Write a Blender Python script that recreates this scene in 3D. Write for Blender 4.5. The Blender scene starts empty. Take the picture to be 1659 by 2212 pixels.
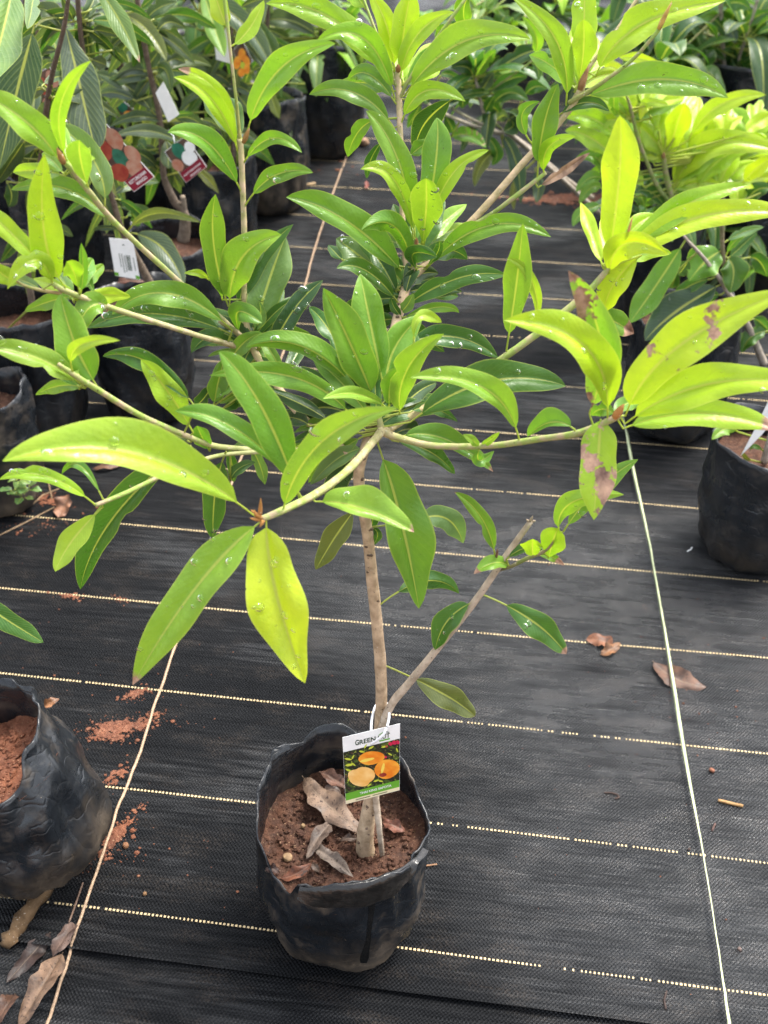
import bpy, bmesh, math, random
import numpy as np
from mathutils import Vector, noise, Matrix

# ------------------------------------------------------------------ camera, sky, sun, exposure
S = bpy.context.scene
COL = S.collection
CAMH, PITCH, FPX = 1.422, 0.66515, 2600.0          # camera height (m), downward pitch, focal length in 1659x2212 plate units
cd = bpy.data.cameras.new("camera"); cam = bpy.data.objects.new("camera", cd); COL.objects.link(cam)
cam.location = (0, 0, CAMH); cam.rotation_euler = (math.pi/2 - PITCH, 0, 0)
cd.sensor_fit = 'VERTICAL'; cd.sensor_height = 24.0; cd.lens = FPX/2212*24.0
cd.clip_start = .05; cd.clip_end = 500
cd.dof.use_dof = True; cd.dof.focus_distance = 1.32; cd.dof.aperture_fstop = 5.6
S.camera = cam
w = bpy.data.worlds.new("World"); S.world = w; w.use_nodes = True
nt = w.node_tree; bg = nt.nodes['Background']
sky = nt.nodes.new('ShaderNodeTexSky'); sky.sky_type = 'NISHITA'; sky.sun_disc = False
SUN_EL, SUN_ROT = math.radians(64), math.radians(55)
sky.sun_elevation = SUN_EL; sky.sun_rotation = SUN_ROT; sky.dust_density = 4.0; sky.air_density = 1.0; sky.ozone_density = 1.0
hs = nt.nodes.new('ShaderNodeHueSaturation'); hs.inputs['Saturation'].default_value = .38
nt.links.new(sky.outputs[0], hs.inputs['Color']); nt.links.new(hs.outputs[0], bg.inputs[0]); bg.inputs[1].default_value = .15
sl = bpy.data.lights.new("sun", 'SUN'); sl.energy = 1.5; sl.angle = math.radians(14); sl.color = (1, .96, .88)
sun = bpy.data.objects.new("sun", sl); COL.objects.link(sun)
sd = Vector((math.sin(SUN_ROT)*math.cos(SUN_EL), math.cos(SUN_ROT)*math.cos(SUN_EL), math.sin(SUN_EL)))
sun.rotation_euler = sd.to_track_quat('Z', 'Y').to_euler(); sun.location = (0, 0, 6)
S.view_settings.view_transform = 'Standard'; S.view_settings.look = 'None'; S.view_settings.gamma = 1
S.view_settings.exposure = 1.88
S.render.engine = 'CYCLES'
try:
    S.cycles.use_denoising = True; S.cycles.denoiser = 'OPENIMAGEDENOISE'
except Exception: pass
S.cycles.max_bounces = 7; S.cycles.sample_clamp_indirect = 6;  S.cycles.transparent_max_bounces = 12
random.seed(7)
RND = random.Random(11)

# ------------------------------------------------------------------ measuring: a plate point and a distance become a place
SP, CP = math.sin(PITCH), math.cos(PITCH)
def ray(px, py):
    x, y = (px-829.5)/FPX, (1106-py)/FPX
    return Vector((x, CP + y*SP, -SP + y*CP))
def P(px, py, Y):
    d = ray(px, py); t = Y/d.y
    return Vector((d.x*t, Y, CAMH + d.z*t))
def G(px, py, Z=0.0):
    d = ray(px, py); t = (Z-CAMH)/d.z
    return Vector((d.x*t, d.y*t, Z))
def depth(v):                                       # distance along the lens axis
    return v.y*CP - (v.z-CAMH)*SP
K = .358077                                         # survey frames: (x offset, y offset, scale)
FR = {'O': (0, 0, 1), 'F1': (0, 0, K), 'F2': (540, 0, K), 'F3': (1065, 0, K), 'F4': (0, 540, K), 'F5': (540, 540, K),
      'F6': (1065, 540, K), 'F7': (0, 1080, K), 'F8': (540, 1080, K), 'F9': (1065, 1080, K), 'E': (486, 1512, K),
      'G1': (189, 216, .19532), 'G2': (0, 567, .32552), 'G3': (1269.1, 486, .24415), 'G4': (0, 0, .22787),
      'G5': (351, 0, .26042), 'G6': (864, 0, .26042), 'G7': (1227, 0, .26042), 'G8': (0, 1431, .35297),
      'T': (702.05, 1485.1, .13021)}
def fx(fr, x, y):
    a = FR[fr]; return a[0]+x*a[2], a[1]+y*a[2]

# ------------------------------------------------------------------ object helpers
def link(name, me, mat=None, parent=None, color=None):
    o = bpy.data.objects.new(name, me); COL.objects.link(o)
    if mat is not None and me is not None and not me.materials:
        me.materials.append(mat)
    if parent is not None: o.parent = parent
    if color is not None: o.color = (*color, 1)
    return o
def tag(o, label, cat, group=None):
    o["label"] = label; o["category"] = cat
    if group: o["group"] = group
    return o
def structure(o): o["kind"] = "structure"; return o
def stuff(o): o["kind"] = "stuff"; return o
def thing(name, label, cat, loc, group=None):
    o = bpy.data.objects.new(name, None); COL.objects.link(o); o.location = loc
    o.empty_display_size = .05
    return tag(o, label, cat, group)
def keep(o, root):                                  # parent without moving (roots carry only a location)
    o.parent = root; o.matrix_parent_inverse = Matrix.Translation(-root.location) ; return o
def mesh(name, verts, faces, smooth=True, uvs=None):
    me = bpy.data.meshes.new(name); me.from_pydata([tuple(v) for v in verts], [], faces)
    if uvs is not None:
        ul = me.uv_layers.new(name="UVMap")
        li = np.empty(len(me.loops), dtype=np.int32); me.loops.foreach_get("vertex_index", li)
        ul.data.foreach_set("uv", np.asarray(uvs, dtype=np.float32)[li].ravel())
    if smooth: me.polygons.foreach_set("use_smooth", [True]*len(me.polygons))
    me.update(); return me

# ------------------------------------------------------------------ materials
def newmat(name):
    m = bpy.data.materials.new(name); m.use_nodes = True; n = m.node_tree
    for x in list(n.nodes): n.nodes.remove(x)
    out = n.nodes.new('ShaderNodeOutputMaterial')
    return m, n, out
class NB:
    def __init__(s, n): s.n = n
    def node(s, t, **kw):
        x = s.n.nodes.new(t)
        for k, v in kw.items(): setattr(x, k, v)
        return x
    def setin(s, sock, v):
        if hasattr(v, 'is_output'): s.n.links.new(v, sock)
        elif v is not None: sock.default_value = v
    def math(s, op, a, b=None, c=None, clamp=False):
        x = s.node('ShaderNodeMath', operation=op, use_clamp=clamp)
        for i, v in enumerate((a, b, c)):
            if v is not None: s.setin(x.inputs[i], v)
        return x.outputs[0]
    def rng(s, v, a, b, c=0., d=1., smooth=False):
        x = s.node('ShaderNodeMapRange', clamp=True)
        if smooth: x.interpolation_type = 'SMOOTHSTEP'
        s.setin(x.inputs[0], v)
        for i, q in enumerate((a, b, c, d)): s.setin(x.inputs[i+1], q)
        return x.outputs[0]
    def mix(s, f, a, b, blend='MIX'):
        x = s.node('ShaderNodeMix', data_type='RGBA', blend_type=blend)
        s.setin(x.inputs[0], f); s.setin(x.inputs[6], a if not isinstance(a, tuple) else (*a, 1)); s.setin(x.inputs[7], b if not isinstance(b, tuple) else (*b, 1))
        return x.outputs[2]
    def noise(s, vec, scale, detail=3, rough=.55, dims='3D'):
        x = s.node('ShaderNodeTexNoise', noise_dimensions=dims)
        if vec is not None: s.setin(x.inputs['Vector'], vec)
        x.inputs['Scale'].default_value = scale; x.inputs['Detail'].default_value = detail; x.inputs['Roughness'].default_value = rough
        return x.outputs['Fac']
    def attr(s, name):
        x = s.node('ShaderNodeAttribute', attribute_type='OBJECT', attribute_name=name); return x.outputs['Fac']
    def bump(s, h, strength, dist):
        x = s.node('ShaderNodeBump'); s.setin(x.inputs['Height'], h); x.inputs['Strength'].default_value = strength; x.inputs['Distance'].default_value = dist
        return x.outputs[0]
    def bsdf(s, col, rough, spec=.5, normal=None, **kw):
        x = s.node('ShaderNodeBsdfPrincipled'); s.setin(x.inputs['Base Color'], col if not isinstance(col, tuple) else (*col, 1))
        s.setin(x.inputs['Roughness'], rough); s.setin(x.inputs['Specular IOR Level'], spec)
        if normal is not None: s.setin(x.inputs['Normal'], normal)
        for k, v in kw.items(): s.setin(x.inputs[k], v)
        return x.outputs[0]

def make_leaf_mat():
    m, n, out = newmat("leaf"); b = NB(n)
    uv = b.node('ShaderNodeUVMap').outputs[0]; sep = b.node('ShaderNodeSeparateXYZ'); n.links.new(uv, sep.inputs[0])
    u = b.math('ABSOLUTE', b.math('SUBTRACT', b.math('MULTIPLY', sep.outputs[0], 2.), 1.)); v = sep.outputs[1]
    oi = b.node('ShaderNodeObjectInfo'); geo = b.node('ShaderNodeNewGeometry').outputs['Position']
    off = b.node('ShaderNodeVectorMath', operation='ADD'); n.links.new(geo, off.inputs[0])
    cmb = b.node('ShaderNodeCombineXYZ'); r10 = b.math('MULTIPLY', oi.outputs['Random'], 10.); n.links.new(r10, cmb.inputs[0]); n.links.new(r10, cmb.inputs[2]); n.links.new(cmb.outputs[0], off.inputs[1])
    pos = off.outputs[0]
    big = b.noise(pos, 22, 3); fine = b.noise(pos, 160, 3)
    col = b.mix(b.rng(big, .3, .7), b.mix(1., oi.outputs['Color'], (.84, .88, .92), 'MULTIPLY'), b.mix(1., oi.outputs['Color'], (1.16, 1.08, 1.0), 'MULTIPLY'))
    col = b.mix(b.rng(fine, .35, .75, 0, .22), col, b.mix(1., col, (.72, .8, .7), 'MULTIPLY'))
    ph = b.math('SUBTRACT', b.math('MULTIPLY', v, b.attr("veins")), b.math('MULTIPLY', u, 4.))
    wav = b.math('SINE', b.math('MULTIPLY', ph, 6.283))
    vein = b.math('MULTIPLY', b.rng(wav, .72, 1.), b.attr("vein_mix"))
    col = b.mix(vein, col, b.mix(.5, col, (.34, .42, .16)))
    col = b.mix(b.rng(v, .0, 1., .0, .22), col, b.mix(1., col, (1.25, 1.1, .8), 'MULTIPLY'))
    rib = b.rng(u, b.math('MULTIPLY_ADD', b.math('SUBTRACT', 1., v), .05, .022), b.math('MULTIPLY_ADD', b.math('SUBTRACT', 1., v), .07, .05), 1., 0.)
    ribc = b.mix(.4, (.5, .52, .1), oi.outputs['Color'])
    col = b.mix(rib, col, ribc)
    edge = b.rng(u, .93, .985, 0., .75)
    col = b.mix(edge, col, b.mix(.5, oi.outputs['Color'], (.5, .55, .12)))
    # withered tip, blotches
    nz = b.noise(pos, 60, 4, .6)
    tipm = b.rng(b.math('ADD', v, b.math('MULTIPLY', b.math('SUBTRACT', nz, .5), .12)), b.math('SUBTRACT', 1.0, b.attr("withered")), b.math('SUBTRACT', 1.03, b.attr("withered")))
    tipm = b.math('MULTIPLY', tipm, b.math('GREATER_THAN', b.attr("withered"), .005))
    nb = b.noise(pos, 34, 4, .62)
    sp = b.attr("blotches")
    spm = b.math('MULTIPLY', b.rng(nb, b.math('SUBTRACT', .76, b.math('MULTIPLY', sp, .36)), b.math('SUBTRACT', .79, b.math('MULTIPLY', sp, .36))), b.math('GREATER_THAN', sp, .01))
    brown = b.mix(b.rng(nz, .35, .65), (.1, .045, .03), (.42, .26, .17))
    bm = b.math('MAXIMUM', tipm, spm)
    col = b.mix(bm, col, brown)
    ht = b.math('ADD', b.math('MULTIPLY', b.math('MULTIPLY', wav, b.attr('vein_mix')), .35), b.math('ADD', fine, b.math('MULTIPLY', big, 2.6)))
    nor = b.bump(ht, .4, .0016)
    ro = b.math('ADD', b.rng(fine, .3, .7, .24, .4), b.rng(big, .35, .65, -.03, .13))
    col = b.mix(b.rng(b.noise(pos, 210, 2), .765, .785), col, (.06, .05, .02))
    pr = b.bsdf(col, ro, .5, nor)
    tr = b.node('ShaderNodeBsdfTranslucent'); b.setin(tr.inputs[0], b.mix(1., col, (1.25, 1.3, .55), 'MULTIPLY')); n.links.new(nor, tr.inputs['Normal'])
    mx = b.node('ShaderNodeMixShader'); b.setin(mx.inputs[0], b.math('MULTIPLY', b.math('SUBTRACT', 1., bm), .38))
    n.links.new(pr, mx.inputs[1]); n.links.new(tr.outputs[0], mx.inputs[2]); n.links.new(mx.outputs[0], out.inputs[0])
    return m
def make_bark():
    m, n, out = newmat("bark"); b = NB(n)
    oi = b.node('ShaderNodeObjectInfo'); geo = b.node('ShaderNodeNewGeometry').outputs['Position']
    sep = b.node('ShaderNodeSeparateXYZ'); n.links.new(b.node('ShaderNodeUVMap').outputs[0], sep.inputs[0])
    gr = b.attr("green")                             # 0 woody, 1 green towards the tip
    n1, n2, n3 = b.noise(geo, 90, 4), b.noise(geo, 330, 3), b.noise(geo, 35, 3)
    wood = b.mix(b.rng(n1, .3, .7), b.mix(1., oi.outputs['Color'], (.62, .58, .52), 'MULTIPLY'), b.mix(1., oi.outputs['Color'], (1.25, 1.22, 1.2), 'MULTIPLY'))
    green = b.mix(b.rng(n1, .42, .66), (.23, .33, .065), (.36, .27, .18))
    gm = b.math('MULTIPLY', gr, b.rng(b.math('ADD', sep.outputs[1], b.math('MULTIPLY', n3, .5)), .3, .75))
    col = b.mix(gm, wood, green)
    col = b.mix(b.rng(n2, .66, .72), col, (.05, .03, .02))
    col = b.mix(b.rng(n2, .34, .28), col, (.5, .45, .38))
    n.links.new(b.bsdf(col, .75, .3, b.bump(b.math('ADD', n1, b.math('MULTIPLY', n2, .6)), .7, .0012)), out.inputs[0])
    return m
def make_plastic():
    m, n, out = newmat("black_polythene"); b = NB(n)
    geo = b.node('ShaderNodeTexCoord').outputs['Object']; oi = b.node('ShaderNodeObjectInfo')
    sep = b.node('ShaderNodeSeparateXYZ'); n.links.new(b.node('ShaderNodeUVMap').outputs[0], sep.inputs[0])
    def mapped(sc, rot):
        mp = b.node('ShaderNodeMapping'); n.links.new(geo, mp.inputs[0]); mp.inputs['Scale'].default_value = sc; mp.inputs['Rotation'].default_value = rot
        rr = b.node('ShaderNodeCombineXYZ'); n.links.new(b.math('MULTIPLY', oi.outputs['Random'], 7.), rr.inputs[0]); n.links.new(rr.outputs[0], mp.inputs['Location']); return mp.outputs[0]
    v1, v2 = mapped((1, 1, 1.5), (.25, .2, 0)), mapped((1, 1, .35), (.5, -.4, .3))
    a, c, f = b.noise(v1, 15, 5, .6), b.noise(v2, 26, 4, .6), b.noise(geo, 150, 2)
    cr = b.math('MINIMUM', b.math('ABSOLUTE', b.math('SUBTRACT', b.noise(v2, 15, 2, .5), .5)), b.math('ABSOLUTE', b.math('SUBTRACT', b.noise(v1, 22, 2, .5), .46)))            # creases in the film
    dirt = b.attr("dirt")
    up = b.math('ADD', sep.outputs[1], b.math('MULTIPLY', b.math('SUBTRACT', a, .5), 1.1))
    low = b.math('MULTIPLY', b.rng(up, .48, -.02), b.rng(c, .25, .6))
    dm = b.math('MULTIPLY', b.rng(b.math('ADD', a, b.math('MULTIPLY', c, .5)), .78, .95), .55)
    mk = b.math('MULTIPLY', b.math('MAXIMUM', dm, low), dirt, clamp=True)
    mud = b.mix(b.rng(c, .3, .7), (.06, .046, .032), (.125, .092, .06))
    col = b.mix(mk, b.mix(b.rng(a, .3, .7), (.004, .0048, .006), (.016, .019, .023)), mud)
    col = b.mix(b.rng(f, .78, .8), col, (.2, .15, .1))
    ro = b.rng(b.math('ADD', b.math('MULTIPLY', c, .5), b.math('MULTIPLY', mk, .8)), .15, .9, .22, .7)
    hgt = b.math('ADD', b.math('MULTIPLY', b.math('POWER', b.rng(cr, 0., .05), .7), .26), b.math('MULTIPLY', b.noise(v1, 9, 3, .5), 2.6))
    n.links.new(b.bsdf(col, ro, .45, b.bump(hgt, .5, .005)), out.inputs[0])
    return m
def make_soil(name, c1, c2, c3, scale=1.):
    m, n, out = newmat(name); b = NB(n)
    geo = b.node('ShaderNodeTexCoord').outputs['Object']
    a, c, d = b.noise(geo, 30*scale, 5, .65), b.noise(geo, 140*scale, 4, .65), b.noise(geo, 420*scale, 2)
    col = b.mix(b.rng(a, .35, .65), c1, c2); col = b.mix(b.rng(c, .45, .7), col, c3); col = b.mix(b.rng(d, .66, .72), col, (.33, .22, .13))
    n.links.new(b.bsdf(col, b.rng(a, .3, .7, .6, .95), .3, b.bump(b.math('ADD', a, b.math('MULTIPLY', c, .7)), .9, .005)), out.inputs[0])
    return m
def make_mat():
    m, n, out = newmat("woven_mat"); b = NB(n)
    uv = b.node('ShaderNodeUVMap').outputs[0]; sep = b.node('ShaderNodeSeparateXYZ'); n.links.new(uv, sep.inputs[0]); p, q = sep.outputs[0], sep.outputs[1]
    def nz(sx, sy, sc, det=3, ro=.55):
        mp = b.node('ShaderNodeMapping'); n.links.new(uv, mp.inputs[0]); mp.inputs['Scale'].default_value = (sx, sy, 1); return b.noise(mp.outputs[0], sc, det, ro)
    big, med = nz(1, 1.6, 2.2, 4), nz(1, 2.2, 11, 4); streak = nz(1, 16, 9, 4, .6); fine = nz(1, 1, 260, 2); streak2 = nz(1, 30, 26, 3, .6)
    jig = b.math('MULTIPLY', b.math('SUBTRACT', streak2, .5), 2.4)
    sp = b.math('SINE', b.math('ADD', b.math('MULTIPLY', p, 2*math.pi/.0054), b.math('ADD', jig, b.math('MULTIPLY', b.math('SUBTRACT', med, .5), 5.))))
    sq = b.math('SINE', b.math('ADD', b.math('MULTIPLY', q, math.pi/.0031), b.math('MULTIPLY', b.math('SUBTRACT', streak, .5), 6.)))
    wv = b.math('MULTIPLY', sp, sq)
    # damp patches have their own shapes
    def blob(cx, cy, rx, ry):
        dx = b.math('DIVIDE', b.math('SUBTRACT', p, cx), rx); dy = b.math('DIVIDE', b.math('SUBTRACT', q, cy), ry)
        return b.rng(b.math('ADD', b.math('MULTIPLY', dx, dx), b.math('MULTIPLY', dy, dy)), 1.4, .1)
    wet = b.math('MAXIMUM', blob(.22, 1.3, .34, .2), b.math('MAXIMUM', blob(.4, 1.05, .42, .3), blob(.1, 1.6, .5, .3)))
    wet = b.math('MULTIPLY', wet, b.rng(b.math('ADD', med, b.math('MULTIPLY', streak, .6)), .55, .92, .22, 1.))
    wet2 = b.rng(b.math('ADD', big, b.math('MULTIPLY', streak, .45)), .74, .95, 0., .55)
    wt = b.math('MAXIMUM', wet, wet2)
    col = b.mix(b.rng(wv, -1., 1.), (.0012, .0013, .0015), (.0105, .0113, .0128))
    col = b.mix(b.math('MULTIPLY', b.rng(big, .35, .7), b.rng(streak, .3, .75)), col, b.mix(.3, col, (.03, .031, .033)))
    dust = b.math('MULTIPLY', b.rng(med, .5, .8), b.rng(fine, .4, .75))
    col = b.mix(b.math('MULTIPLY', dust, .4), col, (.12, .095, .075))
    ro = b.rng(b.math('ADD', wt, b.math('MULTIPLY', b.math('SUBTRACT', fine, .5), .25)), 0., 1., .5, .15)
    ro = b.math('ADD', ro, b.math('MULTIPLY', b.math('SUBTRACT', streak2, .5), .16))
    h = b.math('ADD', b.math('MULTIPLY', wv, .8), b.math('ADD', b.math('MULTIPLY', streak2, 1.1), b.math('MULTIPLY', streak, .7)))
    n.links.new(b.bsdf(col, ro, b.math('ADD', b.rng(wt, 0, 1, .03, .72), b.math('MULTIPLY', b.rng(streak, .3, .72), b.rng(big, .3, .75, .03, .2))), b.bump(h, .85, .0014)), out.inputs[0])
    return m
def plain(name, col, rough=.6, spec=.4, bumpscale=None, var=.25, bd=.001):
    m, n, out = newmat(name); b = NB(n); geo = b.node('ShaderNodeTexCoord').outputs['Object']
    a = b.noise(geo, bumpscale or 60, 4)
    c = b.mix(b.rng(a, .3, .7), tuple(x*(1-var) for x in col), tuple(min(1, x*(1+var)) for x in col))
    n.links.new(b.bsdf(c, rough, spec, b.bump(a, .5, bd) if bumpscale else None), out.inputs[0]); return m
def make_water():
    m, n, out = newmat("water"); b = NB(n)
    gl = b.node('ShaderNodeBsdfGlass'); gl.inputs['Color'].default_value = (.97, 1, .95, 1); gl.inputs['IOR'].default_value = 1.33; gl.inputs['Roughness'].default_value = .04
    n.links.new(gl.outputs[0], out.inputs[0]); return m
def make_dead():
    m, n, out = newmat("dry_leaf"); b = NB(n); oi = b.node('ShaderNodeObjectInfo'); geo = b.node('ShaderNodeTexCoord').outputs['Object']
    sep = b.node('ShaderNodeSeparateXYZ'); n.links.new(b.node('ShaderNodeUVMap').outputs[0], sep.inputs[0])
    u = b.math('ABSOLUTE', b.math('SUBTRACT', b.math('MULTIPLY', sep.outputs[0], 2.), 1.))
    a, c = b.noise(geo, 50, 5, .65), b.noise(geo, 190, 3)
    col = b.mix(b.rng(a, .35, .65), b.mix(1., oi.outputs['Color'], (.15, .13, .12), 'MULTIPLY'), b.mix(1., oi.outputs['Color'], (.6, .54, .48), 'MULTIPLY'))
    col = b.mix(b.rng(c, .58, .68), col, (.035, .02, .014))
    col = b.mix(b.rng(u, .03, .07, .4, 0.), col, (.18, .13, .085))
    n.links.new(b.bsdf(col, b.rng(a, .3, .7, .4, .75), .4, b.bump(b.math('ADD', a, b.math('MULTIPLY', c, .4)), .6, .002)), out.inputs[0]); return m
LEAF, BARK, POLY, WATER, DEAD, MAT = make_leaf_mat(), make_bark(), make_plastic(), make_water(), make_dead(), make_mat()
SOIL = make_soil("potting_soil", (.03, .0115, .006), (.064, .026, .014), (.1, .045, .025))
CLAY = make_soil("red_clay", (.085, .028, .013), (.15, .053, .026), (.2, .08, .042))
EARTH = make_soil("earth", (.12, .07, .05), (.2, .12, .08), (.24, .15, .1), .2)
THREAD = plain("cream_thread", (.52, .4, .22), .6, .3, 300, .25)
TWINE = plain("twine_fibre", (.36, .25, .165), .8, .2, 260, .35)
STRAP = plain("pale_strap", (.47, .52, .3), .35, .5, 30, .25)

# ------------------------------------------------------------------ ground: three sheets of woven mat on earth
YAW = -0.13695; SN, CN = math.sin(YAW), math.cos(YAW)
def pq(x, y): return CN*x + SN*y, -SN*x + CN*y
def xy(p, q): return CN*p - SN*q, SN*p + CN*q
def hm(p, q):
    h = .0035*noise.noise((p*1.3, q*5, 0)) + .0016*noise.noise((p*2.2+5, q*19, 3)) + .0008*noise.noise((p*4, q*55, 7))
    for q0, a, wd, sl_ in ((.775, .007, .011, .01), (.64, .006, .014, -.02), (.72, .004, .007, .03), (.695, .0035, .005, -.015), (.855, .0022, .006, .02), (.6, .005, .008, .03), (.56, .004, .007, -.03), (.93, .0016, .01, -.03), (1.72, .003, .02, .02), (2.95, .006, .02, .015), (3.62, .006, .02, -.01)):
        d = (q - q0 - sl_*p - .008*noise.noise((p*2, q0*9, 1)))/wd
        h += a*math.exp(-d*d)*(.75+.5*noise.noise((p*1.7, q0*3, 5)))
    return h
def sheet(name, p0, p1, q0, q1, step, z, curl0=0, curl1=0):
    ps = np.arange(p0, p1+step/2, step*1.6); qs = np.arange(q0, q1+step/2, step); V = []; U = []
    for q in qs:
        for p in ps:
            x, y = xy(p, q); e0, e1 = (q-q0)/.02, (q1-q)/.02
            zz = z + hm(p, q)*min(1, .35+e0*.3)*min(1, .35+e1*.3) + curl0*math.exp(-e0*e0)*(.6+noise.noise((p*3, 2, 2))) + curl1*math.exp(-e1*e1)*(.6+noise.noise((p*3, 8, 2)))
            V.append((x, y, zz)); U.append((p, q))
    nx = len(ps); F = [(j*nx+i, j*nx+i+1, (j+1)*nx+i+1, (j+1)*nx+i) for j in range(len(qs)-1) for i in range(nx-1)]
    return structure(link(name, mesh(name, V, F, True, U), MAT))
QF, QB = .815, 3.37
gv = [(-150, -150, -.02), (150, -150, -.02), (150, 150, -.02), (-150, 150, -.02)]
structure(link("ground", mesh("ground", gv, [(0, 1, 2, 3)], False), EARTH))
ZF, ZM, ZB = .004, .010, .004
m_front = sheet("weed_mat", -1.6, 1.6, .30, QF+.05, .011, ZF)
m_mid = sheet("weed_mat", -2.6, 2.6, QF, QB+.05, .0135, ZM, .004, .003)
m_back = sheet("weed_mat", -4.6, 4.6, QB-.1, 8.2, .032, ZB)
def zmat(x, y):
    p, q = pq(x, y); return hm(p, q) + (ZF if q < QF else ZM if q < QB+.05 else ZB)
def stripe(n):
    q0 = (n+4.384)*.2
    if q0 > 5.2: return
    par = m_front if q0 < QF else m_mid if q0 < QB+.03 else m_back
    V, F = [], []; half = 1.4 if q0 < 2 else 2.4; p = -half; k = 0; pit = .0054
    while p < half:
        worn = noise.noise((p*3.1, n*7.7, 0))*.5 + .25*noise.noise((p*14, n*3, 4)) + (.1 if p > -.1 else 0)
        if RND.random() > (.015 if worn < .27 else .3 if worn < .4 else .75):
            L = .0031*RND.uniform(.8, 1.1)*(1 if worn < .2 else .75); W = .0015*RND.uniform(.85, 1.15); dq = .0006*noise.noise((p*9, n, 2)) + .006*noise.noise((p*1.1, n, 9))
            i = len(V)
            for a, c, e in ((0, -1, 0), (.5, -1, .5), (1, -1, 0), (0, 1, 0), (.5, 1, .5), (1, 1, 0)):
                x, y = xy(p + a*L, q0+dq + c*W); V.append((x, y, zmat(x, y) + .0007 + .0008*e))
            F += [(i, i+1, i+4, i+3), (i+1, i+2, i+5, i+4)]
        p += pit
    if V: stuff(link("thread_line", mesh("thread_line", V, F), THREAD, par))
for i in range(0, 21): stripe(i)
# earth showing in a bare strip on the right behind
def lump(bm_v, bm_f, c, r, flat=.6, seed=0):
    i0 = len(bm_v); ring = []
    for la in (-.9, -.3, .35, .95):
        for k in range(6):
            a = k*math.pi/3 + la; rr = r*math.cos(la)*(1+.7*noise.noise((k*1.7+seed, la*3, seed*.37)))
            bm_v.append((c[0]+rr*math.cos(a), c[1]+rr*math.sin(a), c[2]+r*flat*(math.sin(la)*(1+.6*noise.noise((seed, la, k))))))
    for j in range(3):
        for k in range(6):
            a, b_ = i0+j*6+k, i0+j*6+(k+1) % 6; bm_f.append((a, b_, b_+6, a+6))
    bm_f.append(tuple(i0+18+k for k in range(6)))
def crumbs(name, label, cat, spots, mat, rng_):
    V, F = [], []
    for (px, py, sx, sy, ang, n, r0, r1) in spots:
        c = G(px, py); ca, sa = math.cos(ang), math.sin(ang)
        if n >= 45 and max(sx, sy) < .04 or n == 210:                                          # thin smear pressed into the weave, ragged outline
            st = max(.0022, sx/26); m = int(2.2*sx/st); k_ = int(2.2*sy/st)+1; idx = {}
            def vert(i, j):
                if (i, j) not in idx:
                    x0, y0 = i*st, j*st; x = c.x+x0*ca-y0*sa; y = c.y+x0*sa+y0*ca
                    x += st*.35*noise.noise((x*900, y*900, 1)); y += st*.35*noise.noise((x*900, y*900, 8))
                    idx[(i, j)] = len(V); V.append((x, y, zmat(x, y)+.0008+.0018*abs(noise.noise((x*160, y*160, 3)))))
                return idx[(i, j)]
            for i in range(-m, m):
                for j in range(-k_, k_):
                    x0, y0 = i*st, j*st; d = math.exp(-.5*((x0/sx)**2+(y0/sy)**2)); x = c.x+x0*ca-y0*sa; y = c.y+x0*sa+y0*ca
                    nn = .6*noise.noise((x*45, y*60, 2))+.5*noise.noise((x*120, y*150, 6))+.3*noise.noise((x*300, y*300, 9))
                    if d*.95 + nn*.8 > (.5 if n > 120 else .75): F.append((vert(i, j), vert(i+1, j), vert(i+1, j+1), vert(i, j+1)))
        for k in range(n if n < 45 else n//2):
            gx, gy = rng_.gauss(0, sx*1.15), rng_.gauss(0, sy*1.15); x = c.x + gx*ca-gy*sa; y = c.y+gx*sa+gy*ca
            r = r0*(r1/r0)**(rng_.random()**3.2)*.8; lump(V, F, (x, y, zmat(x, y)+r*.15), r, rng_.uniform(.3, .65), len(V)*.013)
    o = stuff(link(name, mesh(name, V, F, False), mat)); return tag(o, label, cat)
rc = random.Random(5)
crumbs("soil_crumbs", "patch of spilled red soil crumbs on the mat beside the tilted bag", "soil",
       [(265, 1580, .035, .010, .15, 520, .0008, .0052), (235, 1600, .02, .006, -.2, 260, .0008, .005), (295, 1510, .012, .006, .5, 170, .0008, .004), (330, 1555, .015, .006, .5, 80, .001, .0035),
        (150, 1297, .014, .004, -.2, 90, .001, .004), (265, 1305, .012, .004, -.2, 40, .001, .003), (250, 1500, .1, .06, 0, 60, .0007, .0025), (120, 1360, .1, .1, 0, 45, .0007, .003), (255, 1690, .02, .012, .9, 50, .001, .004)], CLAY, rc)
crumbs("soil_crumbs", "red soil crumbs trailing along the foot of the tilted bag", "soil",
       [(255, 1810, .008, .03, -.5, 170, .001, .006), (225, 1860, .012, .01, 0, 70, .001, .004), (275, 1840, .02, .02, 0, 14, .001, .005), (330, 1880, .08, .06, 0, 25, .0007, .003)], CLAY, rc)
crumbs("soil_crumbs", "sparse specks of brown dirt scattered over the open mat", "soil",
       [(1200, 1500, .3, .25, 0, 130, .0006, .0022), (1450, 1380, .12, .1, 0, 40, .0007, .003), (1250, 1900, .25, .12, 0, 40, .0006, .002), (620, 1400, .2, .2, 0, 45, .0006, .002), (1500, 1560, .05, .05, 0, 30, .0006, .002)], CLAY, rc)
crumbs("soil_crumbs", "dark soil crumbs on the mat under the black grow bag by the mango row", "soil",
       [(690, 372, .09, .03, 0, 90, .002, .01), (640, 480, .2, .1, 0, 30, .001, .004)], CLAY, rc)
crumbs("soil_crumbs", "strip of red clay spread on the mat behind the saplings", "soil",
       [(1235, 436, .12, .03, .05, 210, .0015, .006), (1120, 432, .16, .02, 0, 60, .0015, .005)], CLAY, rc)
crumbs("soil_crumbs", "reddish grit around the foot of the muddy grow bag", "soil", [(70, 1150, .05, .012, .2, 160, .001, .004), (110, 1090, .03, .02, 0, 60, .001, .004)], CLAY, rc)

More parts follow.
